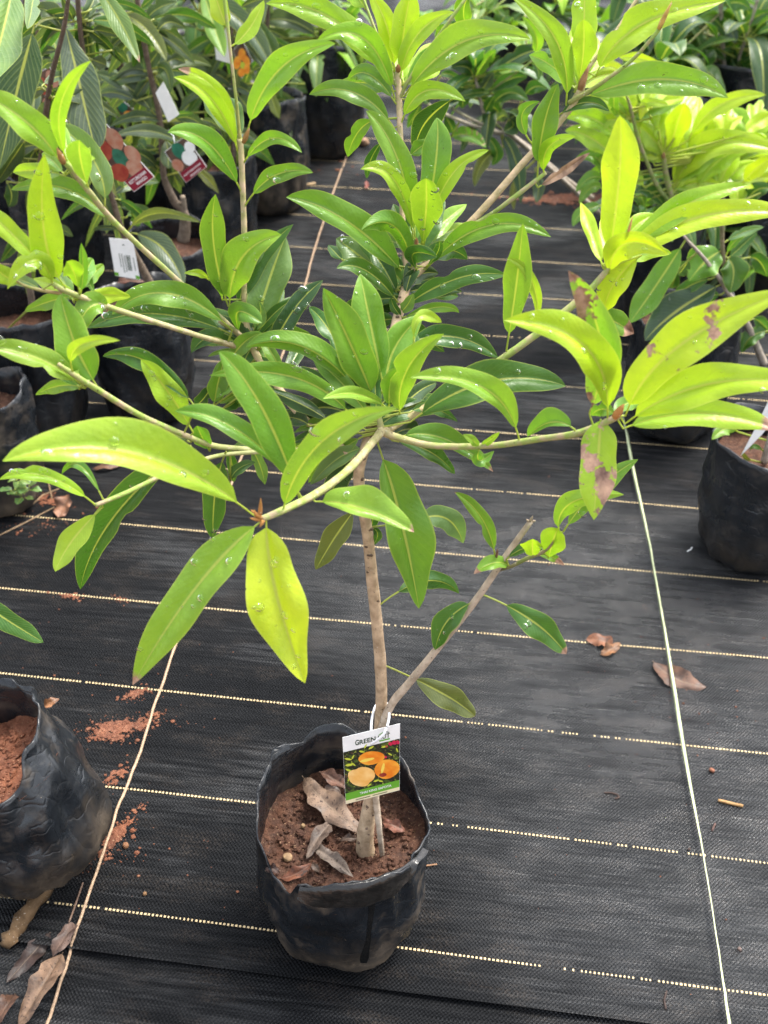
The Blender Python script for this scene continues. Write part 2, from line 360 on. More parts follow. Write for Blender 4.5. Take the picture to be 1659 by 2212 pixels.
# ------------------------------------------------------------------ bags
def bag(root, r0, h, rim, soil_z, tilt=(0, 0), dirt=.5, seed=0, squash=1.0, wr=.006, soilmat=None, na=72):
    """rim: list of (angle deg, height, radius). Outer wall, rolled lip and inner wall, then the soil."""
    rim = sorted(rim); A = [a for a, _, _ in rim]
    def interp(a, k):
        a %= 360; n = len(rim)
        for i in range(n):
            a0 = A[i]; a1 = A[(i+1) % n] + (360 if i == n-1 else 0); aa = a if a >= A[0] else a+360
            if a0 <= aa <= a1:
                t = (aa-a0)/(a1-a0+1e-9); t = t*t*(3-2*t); return rim[i][k]*(1-t)+rim[(i+1) % n][k]*t
        return rim[0][k]
    prof = [0, .03, .08, .13, .18, .23, .28, .33, .38, .43, .48, .53, .58, .63, .68, .73, .78, .83, .88, .92, .96, 1.0]
    V, U, F = [], [], []
    def ringpt(ang, t, inner=0):
        hz, rr = interp(ang, 1), interp(ang, 2); a = math.radians(ang)
        base = r0*(1-.30*math.exp(-t*16)) + (rr-r0)*t
        base *= 1+.07*math.sin(math.pi*min(1, t*1.05))
        cs, sn = math.cos(a), math.sin(a)
        rd = lambda x, y, z: 1-2.6*abs(noise.noise((x, y, z)))            # sharp folds in thin film
        tw = a*.35+t*1.3
        w_ = wr*(noise.noise((cs*2.2+seed, sn*2.2, t*3.4+seed))*1.2 + .55*rd(cs*2.6+seed+t*2.2, sn*2.6-t*1.4, t*2.2+seed) + .4*rd(cs*4.5-t*3, sn*4.5+seed, t*3.5+2) + .18*rd(cs*9+seed, sn*9+t*4, t*6))
        w_ += wr*.7*max(0, t-.8)*5*(noise.noise((cs*4+seed, sn*4, 7))+.5*noise.noise((cs*10, sn*10+seed, 3)))
        r = base + w_*(1 if t > .02 else .4) - inner
        return Vector((r*cs, r*sn*squash, hz*t))
    for j, t in enumerate(prof):
        for i in range(na):
            V.append(ringpt(i*360/na, t)); U.append((i/na, t))
    inner = [1.0, .9, .8, .7, .6]
    for t in inner:
        for i in range(na):
            v = ringpt(i*360/na, t, .0022)
            if t == 1.0: v.z += .0004
            V.append(v); U.append((i/na, t))
    nr = len(prof)+len(inner)
    for j in range(nr-1):
        for i in range(na):
            F.append((j*na+i, j*na+(i+1) % na, (j+1)*na+(i+1) % na, (j+1)*na+i))
    F.append(tuple(range(na-1, -1, -1)))
    Rm = Matrix.Rotation(tilt[1], 4, 'Y') @ Matrix.Rotation(tilt[0], 4, 'X')
    V = [Rm @ v for v in V]; low = min(v.z for v in V); V = [v - Vector((0, 0, low)) for v in V]
    o = link("grow_bag", mesh("grow_bag", V, F, True, U), POLY, root); o["dirt"] = float(dirt)
    # soil
    SV, SF = [], []; rings = 11; ns = 48
    for j in range(rings+1):
        f = j/rings
        for i in range(ns):
            ang = i*360/ns; tt = min(.93, soil_z/max(.01, interp(ang, 1))); rp = ringpt(ang, tt, .001)
            v = Vector((rp.x*f, rp.y*f, soil_z)); v.z += .006*noise.noise((v.x*28+seed, v.y*28, 1))+.005*noise.noise((v.x*75, v.y*75+seed, 2))+.003*noise.noise((v.x*190, v.y*190, 5)) + .004*(f**4)
            SV.append(v)
    for j in range(rings):
        for i in range(ns): SF.append((j*ns+i, j*ns+(i+1) % ns, (j+1)*ns+(i+1) % ns, (j+1)*ns+i))
    SV = [Rm @ v - Vector((0, 0, low)) for v in SV]
    s = link("soil", mesh("soil", SV, SF, True), soilmat or SOIL, root)
    return o, s, (Rm, low)
def rim_std(h, r, seed, amp=.02):
    rg = random.Random(seed); return [(k*40+rg.uniform(-8, 8), h+rg.uniform(-amp, amp*.6), r*rg.uniform(.93, 1.06)) for k in range(9)]

# ------------------------------------------------------------------ stems
def smooth_path(ctrl, n=8):
    out = []
    c = [ctrl[0]]+list(ctrl)+[ctrl[-1]]
    for i in range(1, len(c)-2):
        for k in range(n):
            t = k/n; a, b_, d, e = (np.array(c[i-1]), np.array(c[i]), np.array(c[i+1]), np.array(c[i+2]))
            out.append(.5*((2*b_)+(-a+d)*t+(2*a-5*b_+4*d-e)*t*t+(-a+3*b_-3*d+e)*t**3))
    out.append(np.array(ctrl[-1], float)); return out
def tube_mesh(name, pts, rad, sides=8, knob=.0, seed=0.):
    V, F, U = [], [], []; n = len(pts); prev = Vector((0, 0, 1)); acc = 0
    for i, p in enumerate(pts):
        t = (pts[min(i+1, n-1)]-pts[max(i-1, 0)]).normalized()
        s = t.cross(Vector((.31, .77, .55))).normalized(); u = s.cross(t)
        for k in range(sides):
            a = 2*math.pi*k/sides; r = rad[i]*(1+knob*noise.noise((p.x*70+seed, p.y*70, p.z*70+k)))
            V.append(p + (s*math.cos(a)+u*math.sin(a))*r); U.append((k/sides, i/max(1, n-1)))
    for i in range(n-1):
        for k in range(sides): F.append((i*sides+k, i*sides+(k+1) % sides, (i+1)*sides+(k+1) % sides, (i+1)*sides+k))
    F.append(tuple(range(sides-1, -1, -1))); F.append(tuple((n-1)*sides+k for k in range(sides)))
    return mesh(name, V, F, True, U)
class Branch: pass
def stem(root, name, frame, ctrl, color, green=0., kind="branch"):
    """ctrl: (x, y, Y metres, radius in plate px)"""
    pts = []
    for (x, y, Yv, r) in ctrl:
        a, b_ = fx(frame, x, y); pts.append((a, b_, Yv, r))
    sm = smooth_path(pts, 7); P3 = [P(q[0], q[1], q[2]) for q in sm]; R = [max(.0007, q[3]*depth(v)/FPX) for q, v in zip(sm, P3)]
    o = link(kind, tube_mesh(kind, P3, R, 8, .12, len(P3)*.7), BARK, None, color); keep(o, root); o["green"] = float(green)
    B = Branch(); B.sm = sm; B.p3 = P3; B.o = o; B.root = root; B.drops = []; return B

# ------------------------------------------------------------------ leaves
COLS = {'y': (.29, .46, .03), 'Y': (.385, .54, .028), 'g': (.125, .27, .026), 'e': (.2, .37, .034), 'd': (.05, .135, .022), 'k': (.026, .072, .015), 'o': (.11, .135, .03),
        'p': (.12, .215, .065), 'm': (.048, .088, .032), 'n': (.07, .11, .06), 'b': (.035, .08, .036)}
def profile(t, blunt, narrow):
    if blunt: return (min(1, (t/.5))**.75 if t < .5 else 1.0)*math.sqrt(max(0, 1-((t-.55)/.45)**2)) if t > .55 else (t/.55)**.72
    a, b_ = .66, .8; tm = a/(a+b_); return (t**a*(1-t)**b_)/(tm**a*(1-tm)**b_)
NU, NV = 4, 22
def leaf_mesh(pts3, hwL, hwR, thL, thR, nref, stemP=None, pet=.08, blunt=False, seed=0., petr=.0011, arch=False, drops=None, ndrop=0, und=.10, rag=0.):
    b0, m0, t0 = pts3; ctl = m0*2 - (b0+t0)*.5
    def cur(t): return b0*(1-t)**2 + ctl*2*t*(1-t) + t0*t*t
    def tan(t): return ((ctl-b0)*2*(1-t) + (t0-ctl)*2*t).normalized()
    V, F, U = [], [], []; sg = -1 if arch else 1
    path = ([stemP, (stemP+b0)*.5] if stemP is not None else []) + [cur(pet*k/3) for k in range(4)]
    n = len(path); sd_ = 5
    for i, p in enumerate(path):
        t = (path[min(i+1, n-1)]-path[max(i-1, 0)]).normalized(); s = t.cross(Vector((.4, .7, .6))).normalized(); u = s.cross(t)
        for k in range(sd_):
            a = 2*math.pi*k/sd_; V.append(p+(s*math.cos(a)+u*math.sin(a))*petr*(1.25 if i == 0 else 1)); U.append((.5, .02))
    for i in range(n-1):
        for k in range(sd_): F.append((i*sd_+k, i*sd_+(k+1) % sd_, (i+1)*sd_+(k+1) % sd_, (i+1)*sd_+k))
    i0 = len(V); cols = 2*NU+1; frames = []
    for j in range(NV+1):
        f = j/NV; t = pet + (1-pet)*f; c = cur(t); tg = tan(t)
        nr = nref(c); nn = (nr - tg*nr.dot(tg)).normalized(); side = tg.cross(nn)     # side points to the right of travel seen from nn
        wf = profile(min(.999, max(.001, f)), blunt, 0)
        wl, wr_ = hwL*wf*(1+.1*math.sin(f*12+seed)), hwR*wf*(1+.1*math.sin(f*10.5+seed*2))
        bq = math.sin(seed*12.9898)*43758.5453; bq -= math.floor(bq)
        if bq < .2 and not rag:                       # a nibbled margin
            f0 = .3+2.2*bq; e = math.exp(-((f-f0)/.055)**2)*.45
            if bq < .1: wl *= 1-e
            else: wr_ *= 1-e
        if rag: wl *= 1+rag*noise.noise((f*7, seed, 1))*2; wr_ *= 1+rag*noise.noise((f*8, seed, 5))*2; c = c + nn*(rag*hwL*.8*noise.noise((f*4, seed, 9)))
        frames.append((c, tg, nn, side, wl, wr_))
        for k in range(-NU, NU+1):
            x = abs(k)/NU; hw, th, sgn = (wl, thL, -1) if k < 0 else (wr_, thR, 1)
            thx = th*(1.12-.5*x*x) ; wave = und*hw*x*x*math.sin(f*(9+3*math.sin(seed))+seed+(0 if k < 0 else 1.7))
            V.append(c + side*(sgn*hw*x*math.cos(thx)) + nn*(sg*hw*x*math.sin(thx)+wave)); U.append((.5+.5*k/NU, f))
    for j in range(NV):
        for k in range(cols-1):
            a = i0+j*cols+k; F.append((a, a+1, a+cols+1, a+cols))
    if drops is not None:
        rg = random.Random(int(seed*1000)+3)
        for _ in range(int(ndrop*.75+.5)):
            j = rg.randint(3, NV-3); k = rg.choice([-1, 1])*rg.randint(1, NU-1) ; a = i0+j*cols+(k+NU)
            p = V[a].lerp(V[a+cols+1], rg.random()); e1 = V[a+1]-V[a]; e2 = V[a+cols]-V[a]; nn = e1.cross(e2).normalized()
            if nn.dot(frames[j][2]) < 0: nn = -nn
            drops.append((p, nn, .0009+.0034*rg.random()**3., rg.random()))
    return mesh("leaf", V, F, True, U)
def camref(c): return (Vector((0, 0, CAMH))-c).normalized()
LCOUNT = [0]
def add_leaf(B, name, me, col, jit=.1, withered=0., blotches=0., veins=14., vmix=.18):
    c = COLS[col]; f = 1+RND.uniform(-jit, jit); c = (c[0]*f*(1+RND.uniform(-jit, jit)), c[1]*f, c[2]*(1+RND.uniform(-.2, .3)))
    o = link(name, me, LEAF, None, c); o["withered"] = float(withered); o["blotches"] = float(blotches); o["veins"] = float(veins); o["vein_mix"] = float(vmix)
    if B.o is not None: o.parent = B.o
    LCOUNT[0] += 1
    return o
def leaves(B, frame, text, veins=19., vmix=.1, und=.17, connect=True):
    for ln in text.strip().splitlines():
        t = ln.split()
        if len(t) < 10: continue
        v = [float(q) for q in t[:9]]; col = t[9]; op = t[10:]; sc = FR[frame][2]
        b2, m2, t2 = fx(frame, v[0], v[1]), fx(frame, v[2], v[3]), fx(frame, v[4], v[5]); wl, wr_ = v[6]*sc*1.02, v[7]*sc*1.02; dY = v[8]/100
        pet, blunt, arch, wi, bl, nd = .08, False, False, 0., 0., 0
        for q in op:
            if q[0] == 'p': pet = float(q[1:])
            elif q == 'b': blunt = True
            elif q == 'a': arch = True
            elif q[0] == 't': wi = float(q[1:])
            elif q[0] == 's': bl = float(q[1:])
            elif q[0] == 'w': nd = int(q[1:] or 12)
        bi = min(range(len(B.sm)), key=lambda i: (B.sm[i][0]-b2[0])**2+(B.sm[i][1]-b2[1])**2); s = B.sm[bi]
        Yb = s[2]; dist = math.hypot(s[0]-b2[0], s[1]-b2[1])
        b3 = P(b2[0], b2[1], Yb); m3 = P(m2[0], m2[1], Yb+dY*.45); t3 = P(t2[0], t2[1], Yb+dY)
        sp = B.p3[bi] if (connect and 2.5 < dist < 260) else None
        k = depth(m3)/FPX; W = max(wl, wr_); 
        def half(wv):
            c = max(.5, min(.955, wv/(W*1.02))); return wv*k/c, math.acos(c)
        hl, tl = half(wl); hr, tr = half(wr_); LCOUNT[0] += 0
        me = leaf_mesh((b3, m3, t3), hl, hr, tl, tr, camref, sp, pet, blunt, LCOUNT[0]*1.37+.1, max(.0008, .0017*k/.00045*.55), arch, B.drops, nd, und)
        add_leaf(B, "leaf", me, col, .09, wi, bl, veins, vmix)
def whorl(B, px, py, Y, n, L, col, frame='O', wid=.26, elev=(-5, 55), droop=.25, seed=0, veins=14., vmix=.12, conn=True):
    a, b_ = fx(frame, px, py); c = P(a, b_, Y); rg = random.Random(seed*31+7)
    bi = min(range(len(B.p3)), key=lambda i: (B.p3[i]-c).length); sp = B.p3[bi]
    if (sp-c).length > .012 and conn:
        o = link("twig", tube_mesh("twig", [sp, (sp+c)*.5-Vector((0, 0, .006)), c], [.003, .0027, .0022], 6, .1), BARK, None, (.2, .2, .09)); o["green"] = .8
        o.parent = B.o
    for i in range(n):
        az = 2*math.pi*(i*.382+rg.uniform(-.05, .05)); el = math.radians(rg.uniform(*elev)); d = Vector((math.cos(az)*math.cos(el), math.sin(az)*math.cos(el), math.sin(el)))
        l = L*rg.uniform(.7, 1.12); lift = Vector((0, 0, .006*i/n))
        b3 = c + lift + d*.004; m3 = b3 + d*l*.52 + Vector((0, 0, l*droop*.16)); t3 = b3 + d*l*.98 - Vector((0, 0, l*droop*rg.uniform(.4, 1.4)))
        hw = l*wid*.5*rg.uniform(.85, 1.1); th = math.radians(rg.uniform(10, 32))
        me = leaf_mesh((b3, m3, t3), hw, hw, th, th, lambda q: Vector((0, 0, 1)) if abs(d.z) < .9 else Vector((.7, -.7, 0)), None, .1, False, rg.random()*20, .0012)
        cc = col if isinstance(col, str) and len(col) == 1 else rg.choice(col)
        add_leaf(B, "leaf", me, cc, .14, 0, .12 if rg.random() < .12 else 0, veins, vmix)
def fan(B, frame, cx, cy, n, a0, a1, L0, L1, wd, col, seed, spread=40, dy=(-4, 10), droop=.15, veins=14., vmix=.12):
    rg = random.Random(seed); rows = []
    for i in range(n):
        a = math.radians(a0+(a1-a0)*(i+rg.uniform(.1, .9))/n); L = rg.uniform(L0, L1); bx, by = cx+rg.uniform(-spread, spread), cy+rg.uniform(-spread, spread)
        ux, uy = math.cos(a), -math.sin(a); d = droop*L*rg.uniform(.5, 1.5)
        rows.append("%d %d %d %d %d %d %d %d %.1f %s" % (bx, by, bx+ux*L*.5, by+uy*L*.5-d*.35, bx+ux*L, by+uy*L+d, wd*rg.uniform(.5, 1.1), wd*rg.uniform(.6, 1.1), rg.uniform(*dy), rg.choice(col)))
    leaves(B, frame, chr(10).join(rows), veins, vmix)
def finish_drops(B):
    if not B.drops: return
    V, F = [], []
    for (p, nn, r, k) in B.drops:
        s = nn.cross(Vector((.3, .5, .8))).normalized(); u = s.cross(nn); i = len(V); sx = 1+.5*k
        for la, zz in ((1., .0), (.8, .3), (.42, .46)):
            for q in range(7):
                a = q*2*math.pi/7; V.append(p + (s*math.cos(a)*sx+u*math.sin(a))*r*la + nn*(r*zz+.0001))
        V.append(p+nn*r*.5)
        for j in range(2):
            for q in range(7): F.append((i+j*7+q, i+j*7+(q+1) % 7, i+(j+1)*7+(q+1) % 7, i+(j+1)*7+q))
        for q in range(7): F.append((i+14+q, i+14+(q+1) % 7, i+21))
    o = stuff(link("water_drops", mesh("water_drops", V, F), WATER)); o.parent = B.o
def bud(B, frame, x0, y0, x1, y1, r, Y, col=(.34, .17, .07)):
    a, b_ = fx(frame, x0, y0), fx(frame, x1, y1); p0, p1 = P(*a, Y), P(*b_, Y-.004)
    k = depth(p0)/FPX*FR[frame][2]*r
    pts = [p0.lerp(p1, t) for t in (0, .25, .5, .75, 1)]
    o = link("bud", tube_mesh("bud", pts, [k*.8, k*1.05, k*.95, k*.6, k*.12], 7, .15), BARK, None, col); o["green"] = 0.
    o.parent = B.o

# ------------------------------------------------------------------ the sapling that stands alone
TAN, GREY, OLV = (.43, .325, .215), (.34, .3, .25), (.24, .22, .1)
MB = Vector((-.053, .928, zmat(-.053, .928)-.002))
main = thing("potted_sapling", "tall leafy sapling in a black grow bag wearing an orange fruit tag", "sapling", MB)
RIM = [(0, .206, .107), (18, .212, .104), (30, .232, .104), (48, .236, .104), (60, .25, .106), (78, .252, .105), (92, .262, .107), (108, .26, .108), (120, .252, .106), (138, .256, .106), (150, .247, .102), (165, .25, .102), (180, .24, .1), (193, .236, .1), (205, .214, .101), (222, .182, .103), (232, .172, .105), (246, .215, .106), (270, .232, .104), (300, .23, .106), (330, .214, .107)]
MBAG, _, _ = bag(main, .089, .24, RIM, .168, (0, 0), 1.0, 3, 1., .0052, SOIL, 120)
def rim_fold():                                     # lip of the bag turned outwards, wet
    V, F, U = [], [], []; n = 40
    for i in range(n+1):
        a = 246+90*i/n; k = i/n; env = math.sin(math.pi*min(1, k*1.15+.03))**.5; ar = math.radians(a)
        zt = np.interp(a, [246, 270, 300, 330, 336], [.214, .232, .23, .214, .212]); L = (.036+.012*noise.noise((k*6, 2, 1)))*env
        for j, (dr, dz) in enumerate(((-.004, -.006), (-.0005, .0012), (.002, .001), (.0045, -.3), (.0065, -.65), (.0085, -1))):
            z = zt + (dz if j < 3 else dz*L); r = .1085+dr+.0025*noise.noise((k*9, j*.7, 4)); V.append((r*math.cos(ar), r*math.sin(ar), z)); U.append((k, .9))
    for i in range(n):
        for j in range(5): F.append((i*6+j, (i+1)*6+j, (i+1)*6+j+1, i*6+j+1))
    o = link("rim_fold", mesh("rim_fold", V, F, True, U), plain("wet_polythene", (.012, .011, .010), .22, .5, 90, .5, .003), main); return o
rim_fold()
def clods(root, rad, z, n, seed, mat, r1=.0045):
    V, F = [], []; rg = random.Random(seed)
    for _ in range(n):
        a, q = rg.uniform(0, 6.283), rad*math.sqrt(rg.random()); r = .0009+(r1-.0009)*rg.random()**3; x, y = q*math.cos(a), q*math.sin(a)
        lump(V, F, (x, y, z+r*.2+.006*noise.noise((x*28+3, y*28, 1))+.005*noise.noise((x*75, y*75+3, 2))), r, .7, rg.random()*9)
    return stuff(link("soil_clods", mesh("soil_clods", V, F, False), mat, root))
clods(main, .093, .170, 900, 4, SOIL)
def water_streak():
    from mathutils.bvhtree import BVHTree
    bm = bmesh.new(); bm.from_mesh(MBAG.data); bv = BVHTree.FromBMesh(bm); V, F = [], []; pts = [(868, 1180, 22), (884, 1250, 20), (876, 1330, 15), (868, 1400, 14), (866, 1450, 15), (850, 1510, 20), (842, 1550, 26), (836, 1585, 20)]
    for q in smooth_path(pts, 4):
        for sg in (-1, 0, 1):
            d = ray(*fx('E', q[0]+sg*q[2], q[1])); h = bv.ray_cast(Vector((0, 0, CAMH))-main.location, d)
            V.append((h[0] + h[1]*(.0009 if sg == 0 else .0003)) if h[0] is not None else (V[-1] if V else Vector()))
    for i in range(len(V)//3-1):
        for k in (0, 1): F.append((i*3+k, i*3+k+1, i*3+k+4, i*3+k+3))
    link("wet_streak", mesh("wet_streak", V, F), plain("wet_film", (.006, .006, .006), .14, .5, None), main)
water_streak()
trunk = stem(main, "trunk", 'O', [(791, 1848, .912, 22), (789, 1800, .915, 19), (806, 1700, .92, 15), (822, 1560, .925, 13.5), (822, 1440, .93, 13.2), (806, 1270, .935, 13), (792, 1140, .94, 12.4), (775, 1030, .945, 12.5), (792, 955, .95, 11.5), (812, 890, .98, 11), (838, 770, 1.04, 11), (858, 690, 1.08, 11), (882, 600, 1.12, 11)], TAN, .0, "trunk")
def scars(B, n, seed, i0=4):
    rg = random.Random(seed); V, F = [], []
    for _ in range(n):
        i = rg.randint(i0, len(B.p3)-2); c = B.p3[i]; tg_ = (B.p3[i+1]-B.p3[i-1]).normalized(); side = tg_.cross(Vector((rg.uniform(-1, 1), -1, rg.uniform(-.2, .2)))).normalized(); out = side.cross(tg_); out = out if out.y < 0 else -out
        r = B.sm[i][3]*depth(c)/FPX; d = (out + side*rg.uniform(-.8, .8)).normalized(); lump(V, F, tuple(c+d*r*.96), .0013+.0012*rg.random(), .7, rg.random()*9)
    o = stuff(link("leaf_scars", mesh("leaf_scars", V, F), BARK, None, (.12, .085, .06))); o.parent = B.o; o["green"] = 0.
scars(trunk, 26, 3)
shoot = stem(main, "shoot", 'O', [(826, 1850, .905, 5.5), (818, 1780, .905, 7), (812, 1720, .91, 7.5), (812, 1640, .915, 7), (838, 1535, .915, 9), (905, 1450, .92, 8.8), (1025, 1300, .925, 8.2), (1090, 1205, .93, 7.5), (1146, 1127, .935, 6.5)], (.42, .35, .27), 0, "side_shoot")
B1 = stem(main, "b", 'F5', [(795, 1090, .945, 10), (740, 1160, .92, 9), (600, 1320, .875, 9), (400, 1470, .825, 9), (130, 1600, .775, 8), (60, 1620, .77, 6)], (.38, .33, .19), .8)
B2 = stem(main, "b", 'F5', [(800, 1090, .945, 9.5), (860, 1120, .94, 8.5), (1100, 1180, .92, 7.6), (1450, 1180, .895, 7.2), (1750, 1140, .87, 7.5), (2000, 1100, .85, 8), (2230, 1000, .835, 7)], (.38, .32, .18), .85)
B3 = stem(main, "b", 'F5', [(810, 1095, .945, 9.5), (900, 1045, .955, 8), (1180, 870, .975, 7), (1440, 710, .99, 7.5), (1740, 500, 1.0, 8), (2010, 280, 1.01, 8), (2130, 150, 1.015, 6.5), (2165, 105, 1.015, 5)], (.38, .32, .18), .85)
CR = stem(main, "b", 'F5', [(795, 1100, .945, 9), (785, 1040, .95, 7), (775, 960, .96, 6), (770, 900, .97, 4)], (.28, .23, .13), .6)
B4 = stem(main, "b", 'F2', [(960, 1680, 1.12, 11), (935, 1560, 1.13, 6), (920, 1300, 1.15, 6), (908, 900, 1.19, 6.3), (900, 600, 1.22, 6.5), (893, 470, 1.23, 6.5), (892, 400, 1.235, 4)], TAN, .3)
B4L = stem(main, "b", 'F2', [(885, 520, 1.225, 3.6), (840, 390, 1.24, 3.4), (770, 220, 1.25, 3.2), (680, -20, 1.27, 3), (640, -120, 1.28, 3)], (.26, .28, .1), 1.)
B4R = stem(main, "b", 'F2', [(905, 590, 1.22, 4), (960, 480, 1.22, 4), (1100, 270, 1.23, 4), (1280, 20, 1.24, 3.8), (1350, -90, 1.25, 3)], (.26, .28, .1), 1.)
W1 = stem(main, "b", 'F2', [(985, 1650, 1.12, 7), (995, 1560, 1.125, 6), (1003, 1500, 1.13, 5), (1005, 1450, 1.13, 2)], (.25, .2, .12), .4)
B5 = stem(main, "b", 'F2', [(975, 1670, 1.12, 11), (1100, 1560, 1.13, 8), (1370, 1300, 1.15, 8), (1660, 970, 1.17, 7.5), (1866, 740, 1.18, 7), (1986, 560, 1.185, 9), (2030, 430, 1.19, 5), (2180, 230, 1.2, 4), (2330, 0, 1.22, 3.6), (2380, -80, 1.22, 3)], TAN, .35)
B5G = stem(main, "b", 'F3', [(-120, 1350, 1.145, 5), (0, 1285, 1.15, 5), (180, 1150, 1.15, 5), (320, 1040, 1.155, 4.5)], (.2, .26, .08), 1.)
B5T = stem(main, "b", 'F3', [(460, 620, 1.18, 5.5), (520, 585, 1.175, 5.5), (640, 510, 1.17, 4.5), (830, 370, 1.165, 4.2), (950, 240, 1.16, 4), (1010, 160, 1.16, 4.5), (1075, 20, 1.155, 1.5)], (.22, .24, .07), 1.)
B6 = stem(main, "b", 'O', [(772, 1000, .945, 9), (720, 950, .96, 8), (650, 898, .99, 8.5), (590, 820, 1.02, 8), (540, 738, 1.05, 8), (529, 660, 1.06, 6.5), (527, 560, 1.07, 6.5), (527, 480, 1.08, 6.5), (523, 380, 1.09, 6.5), (519, 300, 1.1, 7)], TAN, .35)
B6T = stem(main, "b", 'O', [(519, 305, 1.1, 4), (513, 240, 1.105, 3.6), (500, 130, 1.11, 3.5), (485, 0, 1.12, 4), (475, -50, 1.12, 3)], (.27, .27, .08), 1.)
B7 = stem(main, "b", 'F1', [(1440, 2020, 1.055, 6.5), (1290, 1880, 1.05, 6), (1030, 1655, 1.03, 6.2), (690, 1340, 1., 6.5), (540, 1160, .98, 6.5), (420, 1010, .965, 6.5), (365, 960, .96, 5)], (.38, .34, .19), .9)
B8 = stem(main, "b", 'F4', [(1490, 600, 1.052, 7), (1350, 560, 1.03, 6), (1190, 515, 1.0, 6), (740, 372, .95, 6.2), (500, 287, .93, 6.5), (370, 235, .915, 6.5), (318, 200, .91, 5)], (.39, .33, .2), .75)
B8B = stem(main, "b", 'F4', [(1478, 550, 1.052, 7), (1420, 490, 1.045, 6), (1370, 460, 1.04, 5), (1325, 430, 1.035, 4)], (.29, .24, .15), .5)
B8T = stem(main, "b", 'F4', [(372, 262, .915, 4), (260, 245, .91, 4), (150, 215, .905, 3.2), (84, 176, .9, 2.6)], (.28, .2, .09), .6)
B9 = stem(main, "b", 'F4', [(2020, 1190, .95, 6), (1700, 1210, .945, 6), (1400, 1195, .93, 6), (1270, 1175, .92, 6), (1140, 1128, .905, 6.5), (850, 1000, .885, 6.8), (610, 855, .865, 7), (450, 755, .855, 6.2), (352, 688, .85, 4.5)], (.34, .34, .16), .9)
B10 = stem(main, "b", 'F4', [(1640, 1215, .94, 5), (1350, 1235, .92, 4.5), (1150, 1290, .9, 5), (1000, 1350, .885, 5), (760, 1465, .86, 5.2), (575, 1540, .845, 5)], (.32, .34, .15), .9)
SH2 = stem(main, "b", 'F9', [(35, 425, .93, 3.5), (110, 400, .925, 4), (210, 350, .92, 4.5), (320, 300, .915, 4), (400, 200, .91, 3)], (.12, .1, .05), .5)

leaves(CR, 'F5', """
800 800 725 440 665 145 85 95 5 g w4
600 740 480 490 357 345 45 55 6 d
640 700 545 560 490 390 50 50 8 p
640 800 560 690 470 590 60 70 3 g b
670 880 330 590 -28 590 30 85 1 g a w8
620 1010 270 770 -245 757 70 65 -1 g w10
480 1035 300 925 60 830 45 30 3 k a
750 910 605 570 442 230 60 118 -2 g w8
845 900 850 640 1040 390 70 110 5 g s.2
990 560 1020 405 1155 436 35 30 2 y b
905 990 950 720 1170 507 85 45 -3 e p.05 w3
840 960 850 800 905 720 50 55 -1 g s.5
826 952 640 868 440 898 22 42 -5 e
900 970 1010 860 1125 800 45 50 6 k
960 980 1100 955 1253 1036 35 30 5 d
860 1150 1080 1215 1235 1350 50 30 4 d
900 1130 1170 1140 1467 1338 75 25 1 g t.06 w3
690 1195 530 1260 365 1415 30 62 1 p
640 1250 540 1360 480 1510 75 65 4 b
770 1165 910 1640 1019 2163 165 60 -4 g p.11 w3
850 1130 960 1080 1030 1130 50 40 5 k
600 1010 440 1020 300 1060 60 50 6 k
360 1060 290 1020 210 1010 40 55 6 k
""")
leaves(CR, 'O', """
770 880 690 830 600 800 20 24 5 d
800 870 790 780 740 700 26 28 7 d
820 880 870 800 900 720 26 26 7 d
760 900 700 880 640 900 22 22 5 k
840 900 900 880 960 880 20 22 6 d
""")
leaves(W1, 'O', """
880 590 850 640 790 660 20 22 2 d
890 580 930 620 990 640 20 20 3 d
880 590 830 560 780 540 20 22 4 d
895 570 960 540 1010 560 18 20 4 d
890 560 870 500 850 440 22 22 5 d
900 560 930 490 960 430 20 20 5 d
""")
leaves(trunk, 'O', """
860 690 800 700 740 740 22 22 3 d
858 700 900 720 960 760 20 22 3 d
845 740 800 760 760 800 24 22 1 g
850 720 880 760 890 820 20 24 0 g
""")
leaves(B6, 'O', """
560 770 510 790 455 830 18 20 3 d
535 740 590 690 640 640 22 22 5 d
530 700 480 690 430 700 18 18 4 k
610 850 560 850 500 880 20 20 4 d
528 620 560 570 600 540 20 20 4 d
""")
leaves(CR, 'O', """
886 912 1055 825 1222 834 42 24 2 d w8
""")
leaves(trunk, 'F5', """
900 420 1130 345 1262 378 28 30 0 g
930 570 1230 525 1497 650 72 42 3 d w14
895 320 700 125 522 112 35 55 -3 d w10
880 200 800 330 815 430 60 60 1 k
920 410 870 345 852 288 25 25 0 d
905 380 950 330 985 262 35 35 -1 p
900 365 1240 175 1550 153 58 60 0 d w12
800 560 700 430 640 300 70 80 6 k
""")
leaves(trunk, 'F8', """
800 992 1150 1160 1358 1305 62 72 -1 o p.26 t.03
775 640 1060 490 1262 565 62 36 5 d a p.2
640 50 510 230 397 420 62 68 -1 o s.35
1000 130 1180 110 1286 262 72 70 4 p s.25
730 165 770 205 742 274 22 26 1 d
690 40 740 120 700 190 30 30 2 d
""")
leaves(shoot, 'F8', """
1370 608 1200 720 1117 905 48 72 -1 d p.13 w6
1480 350 1400 115 1233 -48 32 46 -2 g p.1 t.05
1570 402 1470 380 1350 448 22 48 -2 e t.16
""")
leaves(shoot, 'F9', """
-46 578 245 735 442 930 70 76 -2 d p.2 t.1 w5
""")
leaves(SH2, 'F9', """
80 360 190 292 310 302 30 22 0 d a
335 350 362 250 392 172 80 70 -1 y b p.02
240 345 238 285 240 235 66 62 -1 y b p.05
270 335 350 342 430 396 20 24 1 g t.35
400 200 470 20 790 -32 62 42 -2 e a w4
425 190 625 -60 875 -245 55 58 1 g w4
""")
